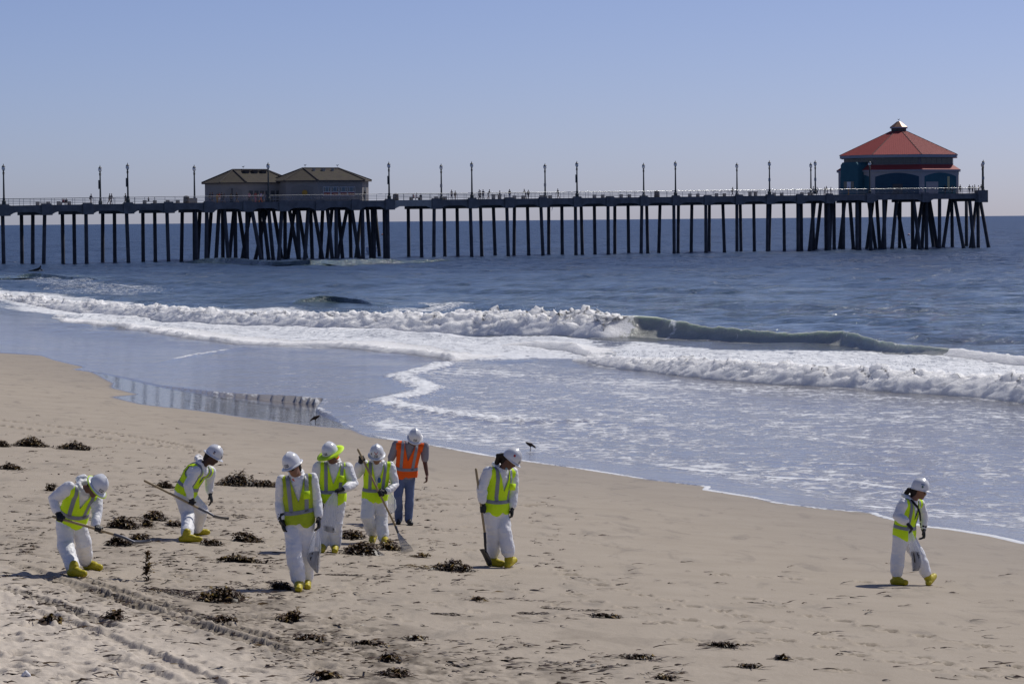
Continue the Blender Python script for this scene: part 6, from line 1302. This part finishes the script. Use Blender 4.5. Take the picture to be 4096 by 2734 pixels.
BUOYM = mat('buoy_pink', (0.62, 0.42, 0.42), 0.5, 0.4, 0.1); BUOYO = mat('buoy_orange', (0.5, 0.16, 0.08), 0.5, 0.4, 0.1)
def buoy(px, py, y, s, m, label):
    p = at_y(px, py, y); p[2] = 0.1; mb = MB(); mb.lathe([(.12 * s, -.5 * s), (.42 * s, -.3 * s), (.55 * s, .05 * s), (.42 * s, .38 * s), (.16 * s, .5 * s), (.06 * s, .62 * s)], n=12); o = mb.build('buoy', m, None, True); o.location = p; tag(o, label, 'buoy')
buoy(3635, 940, 1100, .9, BUOYM, 'pinkish round buoy seen between the pilings below the restaurant'); buoy(1529, 912, 1500, 1.1, BUOYO, 'small orange buoy far out beside the pale pier joint')
# paddling surfer
p = at_y(148, 1086, 440); p[2] = .12; mb = MB(); ctube(mb, [p + np.array([-.75, 0, .05]), p + np.array([-.2, 0, .14]), p + np.array([.2, 0, .22]), p + np.array([.42, -.02, .40])], [.09, .14, .19, .13], 10); ctube(mb, [p + np.array([.42, 0, .42]), p + np.array([.5, 0, .62])], [.09, .11], 8)
for q in (-1, 1): ctube(mb, [p + np.array([.3, q * .2, .34]), p + np.array([.55, q * .3, .2]), p + np.array([.75, q * .3, .02])], [.07, .06, .05], 8)
ctube(mb, [p + np.array([-.7, .1, .05]), p + np.array([-1.2, .12, .03])], [.08, .05], 8); ctube(mb, [p + np.array([-.7, -.1, .05]), p + np.array([-1.2, -.12, .03])], [.08, .05], 8)
V_, N_, T_, Q_ = remesh(mb, .03, 1); o = link('person', mesh_np('person', V_ - p, Q_), None, DARKC); o.location = p; tag(o, 'surfer in dark wetsuit paddling beyond the surf', 'person')
mb = MB(); ctube(mb, [p + np.array([-.9, 0, -.03]), p + np.array([0, 0, -.05]), p + np.array([.9, 0, .02])], [.16, .24, .12], 12, (np.array([0, 0, 1.0]), .2)); mb.v = [tuple(np.array(q) - p) for q in mb.v]; o = mb.build('surfboard', mat('tan_board', (0.4, 0.35, 0.22), 0.4, 0.5, 0.1), None, True); o.location = p; tag(o, 'tan surfboard under the paddling surfer', 'surfboard')

# ------------------------------------------------------------------ people on the pier
CLOTH = {k: mat('cloth_' + k, c, 0.9, 0.2, 0.1) for k, c in dict(black=(.018, .018, .022), navy=(.025, .03, .06), grey=(.12, .12, .13), white=(.55, .55, .58), red=(.25, .03, .04), pink=(.42, .18, .24), lilac=(.32, .25, .42), orange=(.45, .12, .03), tan=(.30, .22, .15), blue=(.06, .10, .2), olive=(.08, .08, .05), gold=(.34, .18, .03)).items()}
PSK = mat('skin_far', (0.20, 0.12, 0.085), 0.7, 0.3, 0.1)
def pose_mesh(name, kind, seed):
    r = random.Random(seed); mb = MB(); v = np.array
    sit = kind == 'sit'; hz = .48 if sit else .92; st = {'walk': .22, 'stand': .07, 'sit': .1, 'lean': .1}[kind]; ln = .06 if kind == 'walk' else (.22 if kind == 'lean' else 0.02)
    pel = v([0, 0, hz]); nk = pel + v([ln, 0, .50]); hd = nk + v([.03, 0, .17]); loft(mb, [(pel + v([0, 0, -.08]), v([.11, 0, 0]), v([0, .14, 0])), (pel + v([0, 0, .05]), v([.13, 0, 0]), v([0, .17, 0])), (pel * .5 + nk * .5, v([.12, 0, 0]), v([0, .16, 0])), (pel * .18 + nk * .82, v([.12, 0, 0]), v([0, .20, 0])), (nk, v([.06, 0, 0]), v([0, .08, 0]))], 10)
    ctube(mb, [nk - v([0, 0, .03]), hd - v([0, 0, .02])], .055, 8); ctube(mb, [hd - v([0, 0, .05]), hd + v([.0, 0, .05])], [.085, .095], 10)
    for q in (-1, 1):
        hip = pel + v([0, q * .09, -.04]); s = q * st
        if sit: kn = hip + v([.42, 0, .02]); an = kn + v([.05, 0, -.42])
        else: kn = hip + v([s * .6 + .04, 0, -.42]); an = v([s * 1.1 - (.12 if s < 0 else 0), q * .1, .08 + (.06 if s < -.1 else 0)])
        ctube(mb, [hip, kn, an], [.095, .068, .05], 8); ctube(mb, [an + v([-.03, 0, -.03]), an + v([.14, 0, -.045])], [.045, .035], 8)
        sh = nk + v([-.01, q * .19, -.05]); sw = -q * st * .8
        if kind == 'lean': el = sh + v([.16, 0, -.24]); wr = el + v([.22, 0, .02])
        elif seed % 3 == 1 and q > 0: el = sh + v([.1, .06, -.25]); wr = el + v([.16, -.05, .18])
        else: el = sh + v([sw * .5 - .02, q * .04, -.28]); wr = el + v([sw * .6 + .06, 0, -.24])
        ctube(mb, [sh, el, wr, wr + v([.02, 0, -.07])], [.06, .048, .036, .034], 8)
    V_, N_, T_, Q_ = remesh(mb, .032, 1); c = V_[Q_].mean(1); z = c[:, 2]; hzl = hz - .02
    fm = np.where(z > hd[2] + .02, 3, np.where(z > nk[2] - .01, 0, np.where(z > hzl, 1, 2)))
    fm = np.where((np.abs(c[:, 1]) > .16) & (z < hz + .18) & (z > hz - .35), 0, fm); fm = np.where(z < (.55 if not sit else -1) * (.9 if seed % 2 else .2), np.where(seed % 2 == 1, 0, 2), fm)
    return mesh_np(name, V_, Q_, True, None, [PSK, CLOTH['black'], CLOTH['navy'], HAIR], fm)
PM = {k: [pose_mesh('pier_person', k, i) for i in range(n)] for k, n in (('walk', 4), ('stand', 4), ('sit', 2), ('lean', 2))}
CAT = dict(b='black', n='navy', g='grey', w='white', r='red', p='pink', l='lilac', o='orange', t='tan', u='blue', v='olive', d='gold')
PP = [(745, 1, 's', 5.9, 'r', 'g', 0, 'sitting in a red top on the second bench'), (780, 1, 's', 5.9, 'b', 't', 0, 'sitting in black on the second bench'), (1068, 1, 'w', 3, 'n', 't', 1, 'strolling in dark blue with a backpack by the shore-end lamp'), (1284, 1, 'w', 3, 'b', 't', 1, 'first of two strolling side by side past the far lamp'), (1308, 1, 'w', 4, 'g', 'n', 1, 'second of two strolling, in grey'),
      (1478, 1, 'S', 2, 'b', 'b', 1, 'standing in black beside the second near lamp'), (1505, 1, 'S', 2.5, 'n', 'g', 0, 'standing half hidden by the second near lamp'), (1748, 1, 's', 5.9, 'b', 'w', 0, 'reclining on the third bench'), (262, 2, 'w', 3, 'b', 'n', 1, 'walking in black left of the vent kiosk'), (290, 2, 'w', 3.6, 'n', 'b', 1, 'walking taller, just left of the vent kiosk'),
      (350, 2, 'S', 3, 'd', 'd', 0, 'in gold clothes before the vent kiosk'), (372, 2, 'S', 4, 'r', 'w', 1, 'in a red and white top at the kiosk corner'), (405, 2, 'S', 3, 'b', 'n', 1, 'broad, in black, at the kiosk corner'), (428, 2, 'w', 3.5, 'b', 'b', 0, 'in black next to the kiosk arch'), (510, 2, 'S', 3, 'v', 'b', 0, 'in dark olive before the kiosk arch'),
      (582, 2, 'w', 3, 'b', 'v', 1, 'walking in black past the arch'), (725, 2, 'w', 3, 'p', 'b', 1, 'in pink with a dark bag before the doors'), (757, 2, 's', 4, 'g', 't', 0, 'bending in grey before the doors'), (800, 2, 'S', 4, 'r', 'p', 1, 'in dark red among the crowd at the doors'), (830, 2, 'S', 4.4, 'g', 'b', 0, 'small, in grey, among the crowd at the doors'),
      (862, 2, 'w', 3, 'l', 'o', 1, 'in lilac shirt and orange shorts'), (898, 2, 'w', 3.4, 'g', 'u', 1, 'in grey shirt and red cap by the lamp'), (2075, 2, 'l', 1.2, 'b', 'b', 1, 'standing thin and dark at the kiosk with windows'), (452, 3, 's', 5.9, 'r', 'b', 0, 'first of three sitting right of the kiosks'), (490, 3, 's', 5.9, 'w', 'b', 1, 'second of three sitting, in white'), (540, 3, 's', 5.9, 'b', 'n', 0, 'third of three sitting, in black'),
      (903, 3, 'S', 3, 'n', 'n', 1, 'in navy facing the sea beside a smaller companion'), (943, 3, 'S', 3, 'b', 't', 0, 'smaller, with raised arm, beside a friend in navy'), (1225, 3, 'S', 4.5, 'w', 'b', 1, 'in white behind the bicycle'), (1235, 3, 'w', 3, 'b', 'g', 0, 'in black pushing the bicycle'), (1273, 3, 'S', 3, 'n', 'n', 1, 'slim, in navy right of the bicycle'), (1330, 3, 'l', 3, 'b', 'b', 1, 'leaning in black at the stone table'),
      (1465, 3, 'S', 7, 'g', 'p', 0, 'peering over the stone table'), (1523, 3, 'S', 3, 'w', 'w', 0, 'little child in white'), (1583, 3, 'S', 2.5, 'b', 'u', 1, 'broad, in black with a child'), (1770, 3, 'l', 2, 'n', 'g', 1, 'taller of the couple at the rail'), (1802, 3, 'S', 2, 'b', 'b', 0, 'smaller of the couple at the rail'), (2153, 3, 'w', 3, 'b', 'b', 1, 'strolling woman in black with a handbag, alone'),
      (1597, 4, 'w', 4, 'b', 'n', 1, 'lone dark walker between empty benches'), (268, 5, 'S', 3, 'v', 'n', 1, 'in olive at the far lamp pair'), (312, 5, 'S', 3, 'u', 'n', 0, 'in blue at the near lamp pair'), (392, 5, 'S', 4, 'b', 'b', 0, 'first of three by the restaurant'), (420, 5, 'l', 3, 'b', 'n', 1, 'second of three by the restaurant, leaning'), (452, 5, 'S', 4, 'n', 'b', 0, 'third of three by the restaurant'),
      (638, 5, 'S', 1, 'd', 'd', 0, 'in gold before the teal portal'), (1648, 5, 'S', 1.3, 'b', 'b', 1, 'in black before the service door'), (1720, 5, 'w', 1.3, 'w', 'b', 0, 'in white before the yellow notice'), (1803, 5, 'S', 1.2, 'b', 'n', 1, 'in black past the restaurant wall'), (1900, 5, 'S', 1.5, 'g', 'g', 1, 'in grey, first of the group at the pier head'), (1932, 5, 'S', 1.5, 'b', 'b', 0, 'in black, second of the group at the pier head'),
      (1958, 5, 'S', 1.5, 'n', 'b', 1, 'in navy, third of the group at the pier head'), (1997, 5, 'S', 1.5, 'd', 'b', 0, 'in gold at the end pilaster'), (2032, 5, 'l', 1.5, 'v', 'b', 1, 'leaning beside the last lamp posts')]
rp = random.Random(5); KS = dict(s='sit', w='walk', S='stand', l='lean')
for i, (x, cr, kd, b, top, bot, tall, lb) in enumerate(PP):
    a = a_of_px(px_of(x, cr), b); me = PM[KS[kd]][i % len(PM[KS[kd]])]; o = link('person', me)
    s = (1.06 if tall else .96) * (0.6 if 'child in white' in lb else 1.0); o.scale = (s, s, s); o.location = P3(a, b, deckz(a) + (.02 if a < 190 else .04)); o.rotation_euler = (0, 0, rp.choice((PANG, PANG + math.pi)) + rp.gauss(0, .3) if kd in 'wl' else rp.uniform(0, 6.28))
    tag(o, 'small figure on the pier ' + lb if not lb.startswith(('small', 'little', 'lone')) else 'pier visitor, ' + lb, 'person', 'visitors on the pier')
    for k, mm in ((1, CLOTH[CAT[top]]), (2, CLOTH[CAT[bot]])): o.material_slots[k].link = 'OBJECT'; o.material_slots[k].material = mm
# bicycle pushed along
a = a_of_px(px_of(1225, 3), 2.6); o = empty('bicycle', P3(a, 2.6, deckz(a)), PANG); tag(o, 'bicycle pushed along the pier among the midpier visitors', 'bicycle')
for s in (-.52, .52):
    mb = MB(); mb.tube([(s + .33 * math.cos(q), 0, .34 + .33 * math.sin(q)) for q in np.linspace(0, 2 * math.pi, 19)], .025, 5, caps=False); mb.build('wheel', BLACKM, o)
mb = MB(); [mb.tube([np.array(p), np.array(q)], .022, 5) for p, q in (((-.52, 0, .34), (-.15, 0, .85)), ((-.15, 0, .85), (.38, 0, .9)), ((.38, 0, .9), (.52, 0, .34)), ((-.15, 0, .85), (0, 0, .32)), ((0, 0, .32), (.4, 0, .85)), ((-.52, 0, .34), (0, 0, .32)))]; mb.build('frame', STEEL, o)
mb = MB(); mb.tube([(.36, -.26, 1.02), (.38, 0, 1.0), (.36, .26, 1.02)], .02, 5); mb.build('handlebar', STEEL, o); mb = MB(); mb.box((-.17, 0, .93), (.24, .12, .06)); mb.build('saddle', BLACKM, o)
